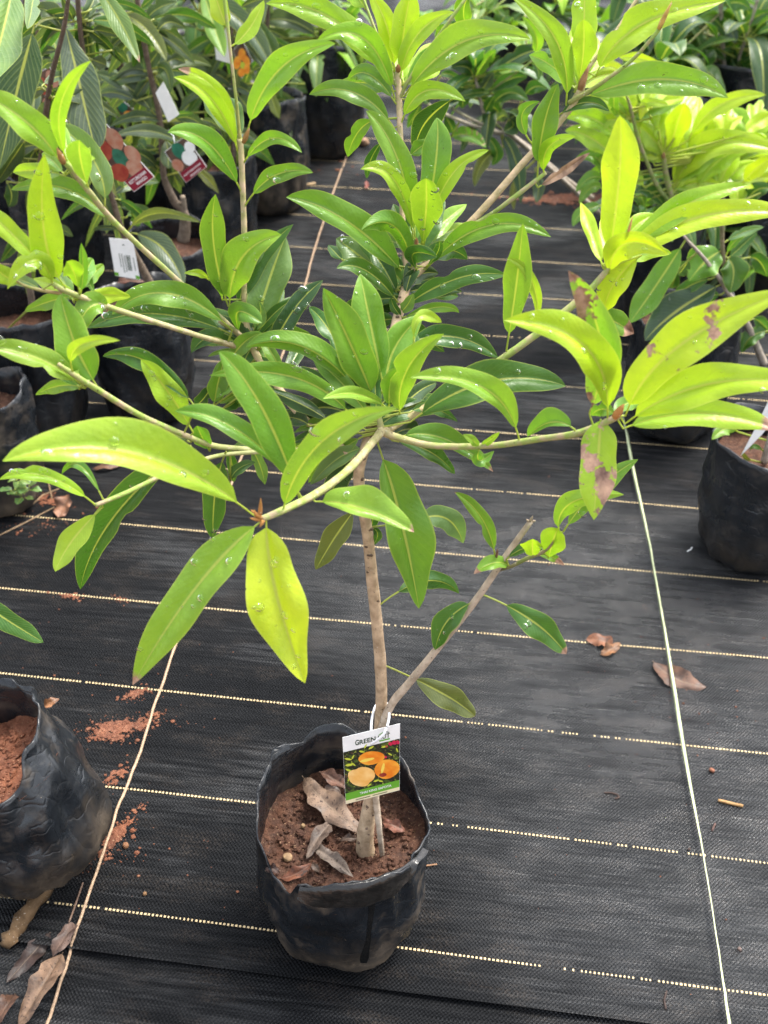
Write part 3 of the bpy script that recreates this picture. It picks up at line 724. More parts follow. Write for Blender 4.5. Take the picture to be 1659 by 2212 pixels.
leaves(B1, 'F5', """
300 1505 70 950 -188 612 95 112 1 g w8
195 1592 420 1170 890 955 92 70 -4 e p.06 w10
395 1518 680 1560 990 1702 128 28 -3 e s.1 t.05 w5
""")
leaves(B1, 'F4', """
1740 1360 1400 1068 1055 972 32 78 1 g w7
1520 1592 800 1225 16 1274 62 178 -6 y p.07 w14
""")
leaves(B1, 'F7', """
1600 110 1190 520 800 1117 92 132 -5 e p.08 t.06 w14
""")
leaves(B1, 'F8', """
98 130 160 560 332 1104 112 172 -6 Y p.05 w16
""")
leaves(B2, 'F5', """
1625 1152 1420 840 968 768 32 88 -3 e p.1 s.1 w5
1380 1190 1345 1150 1285 1112 24 26 -1 e
1380 1190 1445 1150 1506 1098 18 20 -1 e s.3
1385 1190 1385 1270 1472 1212 35 40 1 g s.6
""")
leaves(B2, 'F6', """
580 985 650 560 455 125 115 88 -1 e p.06 s.62
690 1030 560 590 68 424 58 125 -4 Y p.08 w7
740 1010 800 930 955 902 45 42 4 g
740 1000 660 960 590 1000 45 45 3 g
800 1000 1110 590 1800 240 140 105 -2 Y p.08 s.42 w4
795 1050 1260 820 1850 800 115 85 -4 Y p.08 w5
785 1078 1250 985 1730 1090 92 62 -2 y p.06 t.14 w2
490 1080 350 1042 208 1126 14 82 2 g
650 1020 632 1290 608 1628 112 108 -4 y p.02 s.6
""")
leaves(B3, 'F6', """
80 607 140 210 180 -160 72 78 -1 e p.13
270 470 235 190 83 50 28 34 -2 y
900 30 740 190 667 377 52 88 1 Y w6
""")
leaves(B3, 'F3', """
740 1610 830 1400 985 1293 60 50 3 y
690 1625 760 1080 765 697 98 108 -1 Y p.1 w5
720 1610 1110 1270 1537 1116 72 55 2 y w3
700 1625 1210 1320 1810 1290 88 66 0 Y p.08 w8
700 1655 800 1470 1057 1536 60 82 -3 Y p.04 w3
""")
leaves(B3, 'F6', """
600 420 700 420 850 505 75 50 5 g t.22
""")
leaves(W1, 'F2', """
900 1750 680 1560 520 1440 80 92 3 p w12
940 1730 800 1570 650 1455 52 62 2 d
560 1570 515 1525 472 1478 25 30 3 d
1000 1475 890 960 700 668 56 76 2 g w14
1030 1485 1118 1000 1127 710 84 86 3 g w12
1050 1475 1200 1080 1441 906 48 42 1 y w3
985 1435 870 1085 667 1020 36 52 -2 y w14
1038 1495 1062 1270 1062 1076 96 82 -4 e b w14
955 1682 590 1340 218 1190 42 108 -2 g w10
980 1625 870 1368 672 1388 36 72 -4 g a w5
1060 1612 1128 1530 1142 1455 30 28 -2 d b
1015 1642 985 1530 1128 1550 34 56 -5 d b
1060 1625 1430 1365 1816 1430 68 42 -3 g w14
""")
bud(W1, 'F2', 1005, 1480, 1004, 1432, 13, 1.12)
leaves(B4, 'F2', """
850 480 500 118 97 22 55 85 1 e w22
875 602 690 238 400 252 40 72 -2 e w10
870 772 630 560 357 570 42 62 1 g
880 625 720 450 590 485 42 52 4 g
905 400 930 170 975 -70 58 92 0 y w4
905 480 1010 210 1232 72 60 42 -1 y
930 582 1270 262 1692 236 105 48 -3 e w22
915 738 1060 550 1300 612 58 42 -2 e w3
1240 590 1065 730 995 905 70 52 6 k
760 720 650 800 590 946 40 50 5 g
800 850 730 960 705 1076 30 30 5 d
940 970 1010 902 1092 850 45 22 0 g p.25
""")
leaves(B4L, 'F2', """
872 430 825 160 715 -60 52 56 1 Y w3
700 60 640 -20 560 -60 50 50 2 y
""")
bud(B4, 'F2', 895, 430, 893, 385, 16, 1.225)
leaves(B4R, 'F2', """
1130 250 1190 190 1300 190 36 30 2 y
1180 150 1150 180 1120 250 20 24 1 g
1330 -30 1290 60 1310 170 30 60 2 g
""")
leaves(B5, 'F3', """
440 632 385 255 105 -25 42 68 -2 e s.14 w3
530 330 550 110 548 -90 76 78 2 y w6
515 500 545 310 545 118 66 72 -2 y b
620 462 880 160 1400 5 102 52 0 y w7
510 607 1000 480 1418 591 98 62 -3 e w16
390 700 560 618 703 672 38 26 0 d
215 842 175 690 282 612 30 40 0 g
""")
bud(B5, 'F3', 525, 540, 575, 400, 22, 1.17, (.3, .17, .08))
leaves(B5G, 'F3', """
268 1062 305 760 393 503 56 74 0 g p.14 s.15
310 1060 335 890 499 825 42 36 -2 y w2
270 1132 420 1035 585 920 22 30 1 g s.75
""")
bud(B5T, 'F3', 1000, 175, 1078, 10, 15, 1.155, (.5, .34, .1))
leaves(B6, 'F1', """
1440 850 1320 690 1225 590 46 46 4 p
1440 842 1425 690 1372 590 50 38 3 p
1430 905 1310 560 1075 415 36 46 2 Y t.14
1440 925 1285 610 1048 465 30 56 -2 y
1458 1162 1250 860 1012 800 36 76 -3 g w2
1375 1845 1290 1480 1300 1172 72 78 -2 g w6
""")
leaves(B6, 'F2', """
-25 838 160 440 515 262 86 56 -2 e p.12 w12
-40 985 130 835 314 922 42 34 -3 g w4
-45 1268 140 1065 381 1042 54 38 -2 g p.2 w4
""")
leaves(B6, 'F4', """
1440 355 1530 100 1768 -155 60 62 3 d
1530 505 1625 180 1723 -80 112 100 4 p w4
1385 345 1460 50 1698 -92 108 66 -2 e w12
1455 525 1435 375 1580 440 62 52 -3 g b
1530 492 1572 400 1560 310 40 22 -1 p
1400 588 1270 528 1155 620 25 62 -2 d
1330 765 1450 580 1582 500 46 48 0 g w3
1440 622 1350 612 1255 643 14 16 0 g
1290 940 1315 800 1355 650 42 62 1 g
1420 720 1395 800 1305 892 20 62 -1 e w5
1290 800 1230 895 1170 946 30 42 3 k
1340 960 1400 930 1450 880 30 34 3 d
1340 300 1320 220 1260 160 18 14 -1 e
1260 180 1200 140 1110 140 22 18 -1 y
""")
leaves(B6, 'F5', """
120 645 250 380 440 182 60 56 3 b w8
0 565 130 400 280 283 36 32 1 d
-60 760 -10 620 60 560 40 40 2 d
""")
leaves(B6T, 'O', """
490 60 475 20 455 -40 20 20 1 y
500 100 540 60 570 0 16 16 2 y
""")
bud(B6, 'F1', 1470, 860, 1505, 770, 16, 1.09, (.3, .17, .06))
leaves(B7, 'F1', """
632 1240 560 960 300 722 62 76 2 p w3
690 1358 400 1140 65 1145 46 62 1 g w8
370 988 150 730 -150 560 52 98 -2 e w6
405 978 365 640 549 366 48 42 -3 y
545 1168 490 980 480 845 74 62 -4 e b p.16
""")
bud(B7, 'F1', 385, 985, 342, 890, 20, .955, (.35, .19, .07))
leaves(B8, 'F4', """
250 242 150 190 50 172 30 36 3 p
600 302 530 180 500 85 26 26 1 g p.2
487 262 500 120 490 -42 20 32 -1 g
395 225 270 -80 268 -580 92 96 -1 y p.12 w14
330 232 210 62 45 235 44 62 -3 y w16
485 288 448 140 400 70 60 48 -3 y b p.2
1400 482 1010 262 677 389 58 78 -2 g w14
1397 507 930 385 528 472 42 74 1 d w16
662 366 540 350 428 575 42 78 -3 g w5
""")
leaves(B8, 'F1', """
260 1602 60 1400 -130 1230 52 62 0 y w3
""")
leaves(B8T, 'F4', """
120 205 20 150 -80 60 50 50 -1 y
""")
leaves(B9, 'F4', """
592 832 455 570 364 265 112 90 2 g p.1
440 738 470 585 724 546 42 32 -3 y p.18
512 826 220 650 -90 585 42 78 -2 e p.1 w10
1182 952 900 680 620 641 62 42 3 d w6
1166 1102 1010 850 850 661 76 66 0 y w12
1266 1216 1215 1120 1190 1060 52 42 -1 g
1150 1162 1030 1105 920 1085 22 22 4 k
1510 1192 1565 1290 1598 1416 36 34 2 p
1510 1192 1450 1175 1385 1220 16 16 1 p
1380 1180 1400 1300 1410 1400 30 30 3 d
""")
leaves(B10, 'F4', """
1390 1392 1440 1320 1542 1280 36 22 1 d
1365 1215 1300 1450 1285 1745 72 76 1 d p.15 w12
575 1537 270 1362 -6 1386 30 48 -1 y p.1 w12
620 1500 480 1300 372 1352 22 26 4 g
""")
leaves(B10, 'F7', """
1150 -330 680 115 485 538 42 112 3 d w8
622 42 440 240 333 432 66 68 -3 y p.12
""")
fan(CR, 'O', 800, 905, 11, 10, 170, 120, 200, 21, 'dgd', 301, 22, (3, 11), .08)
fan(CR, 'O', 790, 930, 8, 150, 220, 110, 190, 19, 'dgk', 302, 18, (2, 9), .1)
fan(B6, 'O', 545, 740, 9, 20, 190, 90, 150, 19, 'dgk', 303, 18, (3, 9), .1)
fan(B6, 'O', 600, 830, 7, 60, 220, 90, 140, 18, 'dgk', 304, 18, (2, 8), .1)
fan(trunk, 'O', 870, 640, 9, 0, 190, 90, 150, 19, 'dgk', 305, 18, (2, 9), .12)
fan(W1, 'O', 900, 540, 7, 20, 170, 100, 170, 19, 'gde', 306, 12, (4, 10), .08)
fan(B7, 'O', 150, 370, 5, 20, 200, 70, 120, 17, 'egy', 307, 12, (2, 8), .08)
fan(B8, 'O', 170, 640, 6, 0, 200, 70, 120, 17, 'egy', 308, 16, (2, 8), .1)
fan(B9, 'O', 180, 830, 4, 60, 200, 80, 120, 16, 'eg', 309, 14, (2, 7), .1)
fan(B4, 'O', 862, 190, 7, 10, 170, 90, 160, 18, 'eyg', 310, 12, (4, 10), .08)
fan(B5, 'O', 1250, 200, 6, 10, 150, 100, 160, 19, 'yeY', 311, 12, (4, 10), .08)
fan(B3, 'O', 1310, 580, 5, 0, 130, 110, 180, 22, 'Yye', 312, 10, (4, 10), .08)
for B in (trunk, shoot, B1, B2, B3, CR, B4, B4L, B4R, W1, B5, B5G, B6, B7, B8, B9, B10, SH2): finish_drops(B)
# brown flower buds at the end of the front branch, dry ends
for (x0, y0, x1, y1, r) in ((60, 95, 65, -10, 12), (70, 110, 5, 60, 13), (60, 120, 0, 110, 12), (80, 120, 60, 165, 13), (40, 100, 25, 60, 10)): bud(B1, 'F8', x0, y0, x1, y1, r, .765, (.4, .2, .06))
for (x0, y0, x1, y1, r) in ((225, 130, 240, 95, 9), (240, 130, 258, 125, 8), (215, 130, 200, 115, 7)): bud(shoot, 'F9', x0, y0, x1, y1, r, .935, (.34, .28, .22))
bud(shoot, 'F9', 20, 345, 28, 295, 9, .925, (.16, .09, .06))
bud(B2, 'F6', 735, 1010, 790, 930, 26, .825, (.42, .2, .06))
bud(B3, 'F3', 812, 1420, 842, 1305, 9, 1.0, (.55, .33, .12))

# ------------------------------------------------------------------ other potted plants
def potted(name, label, cat, px, Y, dia, h, soil_z, seed, dirt=.5, group=None, tilt=(0, 0), wr=.008, soilmat=None, rim=None, amp=.02, py=None):
    c = P(px, 1106, Y); d = (0 - CAMH)
    x = (px-829.5)/FPX*(Y*CP + CAMH*SP)                  # ground point seen in that column
    soil_z -= .03; root = thing(name, label, cat, Vector((x, Y, zmat(x, Y)-.003)), group)
    bag(root, dia*.5*.92, h, rim or rim_std(h, dia*.52, seed, amp), soil_z, tilt, dirt, seed, 1., wr, soilmat)
    return root
MBR, MTW = (.13, .1, .075), (.16, .14, .07)
MV, MVX = 13., .5                                      # side veins on mango leaves
# left row of mango saplings
m1 = potted("potted_mango_sapling", "mango sapling in the tall black bag with a glossy open fold at its rim", "sapling", 325, 2.15, .18, .285, .25, 21, .3)
s1 = stem(m1, "s", 'O', [(342, 652, 2.15, 10), (318, 600, 2.14, 9), (267, 505, 2.12, 7.5), (243, 430, 2.1, 6.5), (222, 358, 2.08, 6), (205, 270, 2.06, 6), (180, 120, 2.03, 6), (168, 0, 2.0, 6), (164, -60, 1.99, 5)], MBR, 0, "trunk")
leaves(s1, 'G4', """
600 300 480 120 330 90 60 90 3 m
610 215 745 760 905 1440 185 180 -12 n b p.05
880 300 960 290 1150 345 40 50 5 m
870 420 960 360 1060 390 60 40 6 m
900 -150 1120 170 1325 590 80 90 -10 p t.06
780 180 820 130 840 105 30 30 0 n
560 1050 430 1070 330 1130 45 45 10 m
700 200 650 90 580 -40 40 50 -3 m
760 180 860 60 900 -60 50 60 4 m
840 330 850 200 960 130 30 40 4 m
1050 480 1120 500 1215 600 50 50 10 m
860 560 940 590 1010 620 60 60 4 n
560 480 440 480 350 520 30 40 8 m
520 600 450 600 400 650 40 40 8 m
""", MV, MVX, .08)
leaves(s1, 'G1', """
455 1440 760 1255 1255 1355 52 60 -8 o
490 1470 840 1650 1065 2060 122 110 -10 n
330 1400 190 1150 60 930 62 62 -4 n
300 800 260 900 340 1090 30 30 -2 o
430 1300 500 1270 560 1400 60 60 3 d b
400 1440 200 1410 60 1440 30 24 2 m
""", MV, MVX, .08)
m2 = potted("potted_mango_sapling", "mango sapling in the crumpled black bag left of the one with the glossy rim fold", "sapling", 96, 2.07, .19, .30, .25, 22, .25)
s2 = stem(m2, "s", 'O', [(70, 660, 2.07, 8), (60, 560, 2.05, 7), (82, 400, 2.0, 6.5), (105, 200, 1.9, 6), (140, 50, 1.85, 5), (150, -40, 1.83, 5)], MBR, 0, "trunk")
leaves(s2, 'G4', """
590 175 430 180 330 270 14 14 -5 o
330 230 165 850 -10 1610 172 170 -10 m
130 -160 10 350 -120 800 190 110 -30 p
330 -150 300 80 257 274 72 52 -32 p
240 1330 120 1500 -40 1750 80 60 4 m
60 1720 110 1850 80 1960 60 60 0 k
190 1500 260 1600 300 1700 50 60 6 n
""", MV, MVX, .06)
leaves(s2, 'F4', """
-120 640 40 740 185 918 40 62 -4 m t.14
""", MV, MVX, .06)
m3 = potted("potted_mango_sapling", "sapling in the mud stained bag with weeds and dry grass at its foot", "sapling", 8, 1.84, .165, .26, .22, 23, 1.0)
s3 = stem(m3, "s", 'O', [(-40, 830, 1.84, 8), (-70, 700, 1.82, 7), (-90, 500, 1.8, 6)], MBR, 0, "trunk")
leaves(s3, 'G2', """
-140 1100 -20 1290 55 1420 50 40 -3 d
""", MV, .2)
m4 = potted("potted_mango_sapling", "mango sapling with a forked stump on its stem wearing a fruit tag", "sapling", 402, 2.48, .175, .26, .225, 24, .2)
s4 = stem(m4, "s", 'O', [(396, 520, 2.48, 14), (400, 480, 2.48, 12), (394, 455, 2.475, 10), (374, 430, 2.47, 8.5), (354, 380, 2.46, 7.5), (350, 320, 2.45, 7), (343, 240, 2.44, 6.8), (325, 160, 2.42, 6), (311, 90, 2.4, 6), (297, 0, 2.38, 5.5), (290, -50, 2.37, 5)], MBR, 0, "trunk")
st4 = stem(m4, "s", 'O', [(398, 462, 2.478, 7), (397, 440, 2.47, 6), (394, 424, 2.465, 6)], (.22, .18, .14), 0, "stump")
leaves(s4, 'G4', """
1150 130 1390 280 1580 582 82 62 -8 o
1470 1090 1220 830 900 690 52 80 5 m
1290 958 1100 880 930 900 50 42 3 n
1590 1167 1300 1105 1045 1200 32 52 -3 m
1390 640 1450 560 1510 470 60 60 0 m
1470 640 1580 680 1610 890 40 70 -4 m
1370 680 1350 560 1290 460 30 30 3 d
1390 190 1500 80 1680 20 70 50 2 m
1490 310 1600 210 1760 270 60 60 4 m
1330 80 1400 20 1480 -60 30 30 0 d
1300 100 1200 20 1100 0 50 60 6 n
1570 640 1640 560 1760 600 50 60 3 n
""", MV, MVX, .08)
leaves(s4, 'G1', """
1085 500 690 345 290 405 52 72 -10 n
860 430 890 570 892 757 92 82 -4 m b
940 222 1150 205 1332 368 52 62 -2 m
1250 215 1380 250 1500 346 30 42 3 n
1180 760 1310 850 1452 1036 42 52 -2 o
780 742 620 610 470 560 52 62 -3 m
790 750 650 680 560 730 50 50 -2 m
650 560 600 490 560 480 50 60 3 d
790 800 720 750 690 710 14 14 0 o
760 120 900 160 1000 110 70 60 6 m
930 180 1060 150 1180 150 26 30 -5 d
""", MV, MVX, .08)
m5 = potted("potted_mango_sapling", "mango sapling in the black bag with an orange mud smear near its rim", "sapling", 478, 2.86, .19, .30, .25, 25, .6)
s5 = stem(m5, "s", 'O', [(500, 400, 2.86, 7), (505, 330, 2.86, 6), (505, 200, 2.84, 5), (500, 60, 2.82, 5), (498, -40, 2.8, 4.5)], MBR, 0, "trunk")
leaves(s5, 'G5', """
330 -110 420 200 517 472 80 62 -10 g
250 -60 650 175 910 580 92 62 -8 n
690 150 860 330 932 562 72 52 -4 m
600 255 720 400 832 562 42 32 0 m
310 252 150 180 -20 236 30 42 -2 n
300 250 400 290 500 400 30 40 2 d
520 652 270 500 20 546 62 42 -4 m
600 762 500 640 350 600 42 42 -2 m
640 70 760 10 900 -12 32 42 2 m
150 940 240 850 330 762 62 62 0 n
740 590 700 640 690 720 40 40 2 m
870 700 920 850 970 986 42 42 -2 o
620 780 680 860 730 930 50 50 0 n
500 720 560 800 600 850 50 60 0 n
350 460 300 420 240 480 60 50 3 n
740 600 800 560 850 590 20 20 0 m
""", MV, MVX, .08)
m6 = potted("potted_mango_sapling", "mango sapling in the tan mud coated bag next to the tall black one", "sapling", 588, 3.2, .2, .32, .27, 26, 1.25)
s6 = stem(m6, "s", 'O', [(575, 290, 3.2, 6), (570, 240, 3.2, 5), (575, 120, 3.18, 5), (580, 0, 3.15, 4), (582, -40, 3.15, 4)], MBR, 0, "trunk")
leaves(s6, 'G5', """
1300 312 1050 170 800 190 42 82 0 n
850 242 980 290 1100 387 42 42 2 m
1130 430 1000 400 900 420 40 40 4 m
640 160 720 110 800 130 30 40 6 m
1180 700 1100 640 1060 650 14 18 0 p
""", MV, MVX, .08)
whorl(s6, 590, 60, 3.2, 9, .24, 'mnd', wid=.2, elev=(-30, 45), droop=.6, seed=3, veins=MV, vmix=.4)
whorl(s5, 430, 30, 2.95, 8, .22, 'mn', wid=.2, elev=(-30, 45), droop=.6, seed=4, veins=MV, vmix=.4)
m7 = potted("potted_sapling", "sapling in the clean upright black bag farthest along the twine", "sapling", 706, 3.62, .215, .345, .29, 27, .35)
s7 = stem(m7, "s", 'O', [(700, 145, 3.62, 5), (690, 100, 3.62, 4.5), (700, 30, 3.6, 4), (705, -30, 3.6, 4)], MBR, 0, "trunk")
leaves(s7, 'G5', """
1500 972 1250 740 945 796 42 42 -20 p
1480 860 1400 840 1350 820 14 20 -16 p
1360 690 1400 540 1482 418 24 28 -10 e
1500 690 1570 560 1680 460 62 62 -10 p
1620 620 1680 600 1740 660 50 60 -10 g
1370 610 1430 590 1500 640 30 24 -8 p
1560 270 1500 190 1430 60 40 40 -4 g
1540 190 1570 100 1650 20 40 50 -4 g
800 170 815 90 820 20 40 40 4 y
""")
whorl(s7, 700, 40, 3.6, 11, .2, 'gpd', wid=.24, elev=(-20, 50), droop=.5, seed=5)
whorl(s7, 690, 120, 3.55, 8, .16, 'gpe', wid=.24, elev=(-20, 30), droop=.5, seed=6)
m8 = potted("potted_mango_sapling", "mango sapling in the bag half hidden behind the forked stump", "sapling", 330, 3.05, .19, .3, .26, 28, .2)
s8 = stem(m8, "s", 'O', [(300, 300, 3.05, 6), (282, 200, 3.05, 6), (262, 140, 3.05, 6), (240, 40, 3.0, 5), (235, -40, 3.0, 5)], MBR, 0, "trunk")
whorl(s8, 262, 120, 3.05, 10, .22, 'mnd', wid=.2, elev=(-30, 40), droop=.6, seed=8, veins=MV, vmix=.4)
whorl(s8, 380, 40, 3.0, 8, .22, 'mnd', wid=.2, elev=(-30, 40), droop=.6, seed=9, veins=MV, vmix=.4, conn=True)
m9 = potted("potted_mango_sapling", "mango sapling far back in the row with a dark tag among its leaves", "sapling", 150, 2.75, .19, .3, .26, 29, .2)
s9 = stem(m9, "s", 'O', [(140, 420, 2.75, 6), (120, 330, 2.75, 6), (95, 220, 2.72, 6), (80, 60, 2.7, 5), (75, -40, 2.7, 5)], MBR, 0, "trunk")
whorl(s9, 95, 170, 2.7, 9, .22, 'mnd', wid=.2, elev=(-35, 40), droop=.6, seed=10, veins=MV, vmix=.4)
whorl(s9, 120, 330, 2.72, 6, .16, 'mnd', wid=.2, elev=(-35, 20), droop=.6, seed=12, veins=MV, vmix=.4)

m10 = potted("potted_mango_sapling", "mango sapling at the back of the row between the fruit tags", "sapling", 215, 3.5, .2, .32, .28, 30, .2)
s10 = stem(m10, "s", 'O', [(215, 260, 3.5, 5), (205, 180, 3.5, 4.6), (195, 60, 3.48, 4.4), (190, -40, 3.46, 4)], MBR, 0, "trunk")
whorl(s10, 200, 90, 3.5, 10, .24, 'mdn', wid=.2, elev=(-40, 40), droop=.7, seed=31, veins=MV, vmix=.4)
whorl(s10, 205, 190, 3.5, 8, .22, 'mdk', wid=.2, elev=(-40, 30), droop=.7, seed=32, veins=MV, vmix=.4)
m11 = potted("potted_mango_sapling", "mango sapling behind the bag with the orange mud smear", "sapling", 455, 3.6, .21, .34, .3, 33, .2)
s11 = stem(m11, "s", 'O', [(455, 230, 3.6, 5), (450, 140, 3.6, 4.6), (440, 30, 3.58, 4.2), (438, -40, 3.56, 4)], MBR, 0, "trunk")
whorl(s11, 450, 120, 3.6, 10, .24, 'mdn', wid=.2, elev=(-40, 40), droop=.7, seed=34, veins=MV, vmix=.4)
whorl(s11, 445, 20, 3.6, 9, .24, 'mdg', wid=.2, elev=(-40, 40), droop=.7, seed=35, veins=MV, vmix=.4)
m12 = potted("potted_mango_sapling", "mango sapling whose broad leaves brush the left edge at the back", "sapling", 30, 3.2, .21, .34, .3, 36, .2)
s12 = stem(m12, "s", 'O', [(30, 300, 3.2, 5), (35, 200, 3.2, 4.6), (50, 60, 3.18, 4.2), (55, -40, 3.16, 4)], MBR, 0, "trunk")
whorl(s12, 36, 190, 3.2, 10, .24, 'mdn', wid=.2, elev=(-40, 40), droop=.7, seed=37, veins=MV, vmix=.4)
whorl(s12, 60, 60, 3.2, 9, .24, 'mdk', wid=.2, elev=(-40, 40), droop=.7, seed=38, veins=MV, vmix=.4)

fan(s5, 'O', 500, 60, 12, -160, -20, 70, 130, 13, 'mnd', 211, 25, (-4, 10), .1, MV, .4)
fan(s5, 'O', 470, 190, 9, -190, 10, 60, 110, 12, 'mnd', 212, 25, (-2, 10), .2, MV, .4)
fan(s4, 'O', 310, 60, 12, -190, 10, 80, 150, 15, 'mnd', 213, 15, (2, 16), .15, MV, .4)
fan(s4, 'O', 345, 250, 8, -190, 10, 60, 110, 13, 'mno', 214, 10, (4, 16), .2, MV, .4)
fan(s1, 'O', 175, 40, 12, -190, 10, 80, 160, 15, 'mndk', 215, 15, (4, 20), .15, MV, .4)
fan(s1, 'O', 215, 330, 8, -200, 20, 60, 110, 13, 'mno', 216, 10, (4, 16), .2, MV, .4)
fan(s2, 'O', 90, 330, 8, -200, 20, 70, 140, 16, 'mnk', 217, 15, (6, 20), .2, MV, .4)
fan(s2, 'O', 70, 520, 7, -200, 20, 60, 110, 14, 'mnk', 218, 10, (4, 14), .2, MV, .4)
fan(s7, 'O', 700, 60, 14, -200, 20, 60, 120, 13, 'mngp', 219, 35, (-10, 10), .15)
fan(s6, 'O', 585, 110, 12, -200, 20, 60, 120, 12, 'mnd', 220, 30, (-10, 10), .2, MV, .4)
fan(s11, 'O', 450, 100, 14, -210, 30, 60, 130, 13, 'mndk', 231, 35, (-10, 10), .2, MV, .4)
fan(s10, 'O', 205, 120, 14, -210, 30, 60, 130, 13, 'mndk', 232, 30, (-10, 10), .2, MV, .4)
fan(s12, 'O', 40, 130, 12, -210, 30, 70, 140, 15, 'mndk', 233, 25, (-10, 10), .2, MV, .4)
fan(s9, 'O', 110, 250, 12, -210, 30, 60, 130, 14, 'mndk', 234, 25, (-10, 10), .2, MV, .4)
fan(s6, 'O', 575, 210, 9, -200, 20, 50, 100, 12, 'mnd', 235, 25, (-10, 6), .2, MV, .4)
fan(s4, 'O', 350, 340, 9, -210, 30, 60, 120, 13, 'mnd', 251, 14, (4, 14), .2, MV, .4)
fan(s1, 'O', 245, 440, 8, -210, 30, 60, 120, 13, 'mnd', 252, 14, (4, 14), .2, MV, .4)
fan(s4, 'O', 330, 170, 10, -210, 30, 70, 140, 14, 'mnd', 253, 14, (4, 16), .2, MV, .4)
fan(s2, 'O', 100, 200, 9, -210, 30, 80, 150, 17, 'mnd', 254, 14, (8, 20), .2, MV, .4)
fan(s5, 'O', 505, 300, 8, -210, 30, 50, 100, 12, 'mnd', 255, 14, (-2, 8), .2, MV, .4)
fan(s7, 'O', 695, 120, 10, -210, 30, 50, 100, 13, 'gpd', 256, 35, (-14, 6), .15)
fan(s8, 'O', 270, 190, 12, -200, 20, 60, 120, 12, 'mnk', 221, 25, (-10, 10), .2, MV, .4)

# right: saplings in bags
r1 = potted("potted_sapling", "short sapling in the wide black bag with a white tag stuck in its soil", "sapling", 1618, 1.695, .2, .25, .215, 41, .35, wr=.007)
q1 = stem(r1, "s", 'O', [(1650, 1000, 1.7, 8), (1668, 930, 1.7, 7), (1690, 850, 1.7, 6)], GREY, 0, "trunk")
leaves(q1, 'G3', """
1330 1830 1220 1800 1100 1900 60 50 -4 g
1450 2080 1400 2060 1370 2000 20 20 -2 o
1560 2000 1480 1960 1440 1990 20 20 0 d
""")
r2 = potted("potted_sapling", "sapling with dark drooping leaves in the smooth black bag behind the tagged bag", "sapling", 1448, 2.1, .195, .28, .24, 42, .25)
q2 = stem(r2, "s", 'G3', [(1560, 1230, 2.15, 9), (1480, 1030, 2.13, 8), (1400, 860, 2.12, 7.5), (1330, 720, 2.1, 6), (1245, 600, 2.08, 5.5), (1150, 450, 2.06, 5), (1000, 260, 2.04, 4), (870, 120, 2.02, 3), (780, -20, 2.02, 2)], GREY, 0, "trunk")
q2b = stem(r2, "s", 'G3', [(1245, 600, 2.08, 5), (1200, 280, 2.08, 5), (1190, 0, 2.05, 5), (1200, -300, 2.02, 4)], (.2, .16, .11), .2)
leaves(q2, 'G3', """
870 130 590 560 370 868 108 112 -4 g w16
1217 505 780 770 512 1023 135 150 -6 b w10
1090 480 920 530 760 640 50 60 2 d
1320 850 1270 1000 1230 1172 82 62 -2 d
1300 1100 1150 1120 1045 1246 42 42 -1 d
1600 940 1450 990 1365 1132 52 72 -2 d
1180 620 1080 640 990 740 50 50 3 d
800 400 760 500 740 560 50 40 3 d
1460 830 1530 860 1620 960 40 60 3 d
900 300 850 380 800 440 60 60 4 b
""")
leaves(q2b, 'G3', """
1190 225 1040 330 900 497 112 150 -3 g w10
1230 290 1290 400 1258 602 122 82 -3 d s.12
1220 150 1380 60 1560 20 30 40 2 p
1250 290 1350 200 1500 60 40 50 2 d
1420 290 1520 320 1590 460 60 80 2 d s.15
1230 260 1300 150 1400 90 30 30 0 g
""")
r3 = potted("potted_sapling", "sapling crowned with bright yellow green leaves in a bag by the pale strap", "sapling", 1405, 2.55, .18, .3, .26, 43, .4)
q3 = stem(r3, "s", 'G7', [(1120, 2240, 2.55, 8), (1010, 2000, 2.5, 7), (920, 1780, 2.45, 6.5), (870, 1660, 2.42, 6.5), (820, 1480, 2.4, 6.5), (790, 1290, 2.38, 5)], (.2, .2, .08), .9, "trunk")
q3b = stem(r3, "s", 'G7', [(860, 1680, 2.42, 5), (740, 1540, 2.4, 4.8), (600, 1200, 2.36, 4.2), (520, 900, 2.32, 4), (480, 780, 2.3, 2)], (.16, .24, .06), 1.)
bud(q3, 'G7', 790, 1310, 795, 1262, 18, 2.37, (.25, .16, .06))
leaves(q3, 'G7', """
760 1120 720 900 640 740 74 74 10 Y
820 1120 870 900 900 752 66 66 10 Y
900 1120 970 900 1060 760 60 60 9 y
750 1190 770 1020 790 880 56 64 4 Y w8
1290 1160 1290 1000 1300 880 72 62 6 Y
1000 1160 1250 880 1642 787 72 62 -2 Y
860 1580 1040 1190 1340 890 66 84 1 Y w10
805 1420 890 1080 970 858 84 100 -4 Y b
1060 1572 1250 1330 1500 1240 62 82 0 y w10
870 1572 1190 1210 1750 1255 115 76 -5 Y w6
1450 1522 1560 1400 1720 1290 62 62 -2 Y w4
720 1375 680 1260 640 1162 62 62 2 Y b
1480 1110 1560 1020 1760 920 52 62 4 Y
900 1600 950 1580 1000 1600 50 30 0 e
1660 1190 1560 1150 1430 1120 50 50 5 Y
1180 1700 1110 1480 1200 1280 50 60 5 d w8
""")
leaves(q3b, 'G7', """
600 1100 560 900 545 762 62 62 8 Y
420 1150 200 985 -20 975 62 76 2 y w14
420 1350 200 1150 -25 1085 72 76 0 y w14
800 560 600 490 425 475 32 44 8 Y
530 1000 400 830 200 790 32 42 -2 e
700 900 640 880 600 1000 40 40 -1 Y
700 980 640 860 830 870 40 36 -3 y b
480 650 380 560 300 560 50 50 6 Y
390 700 380 850 400 960 40 40 3 g
640 1560 540 1420 480 1300 50 50 4 y
""")
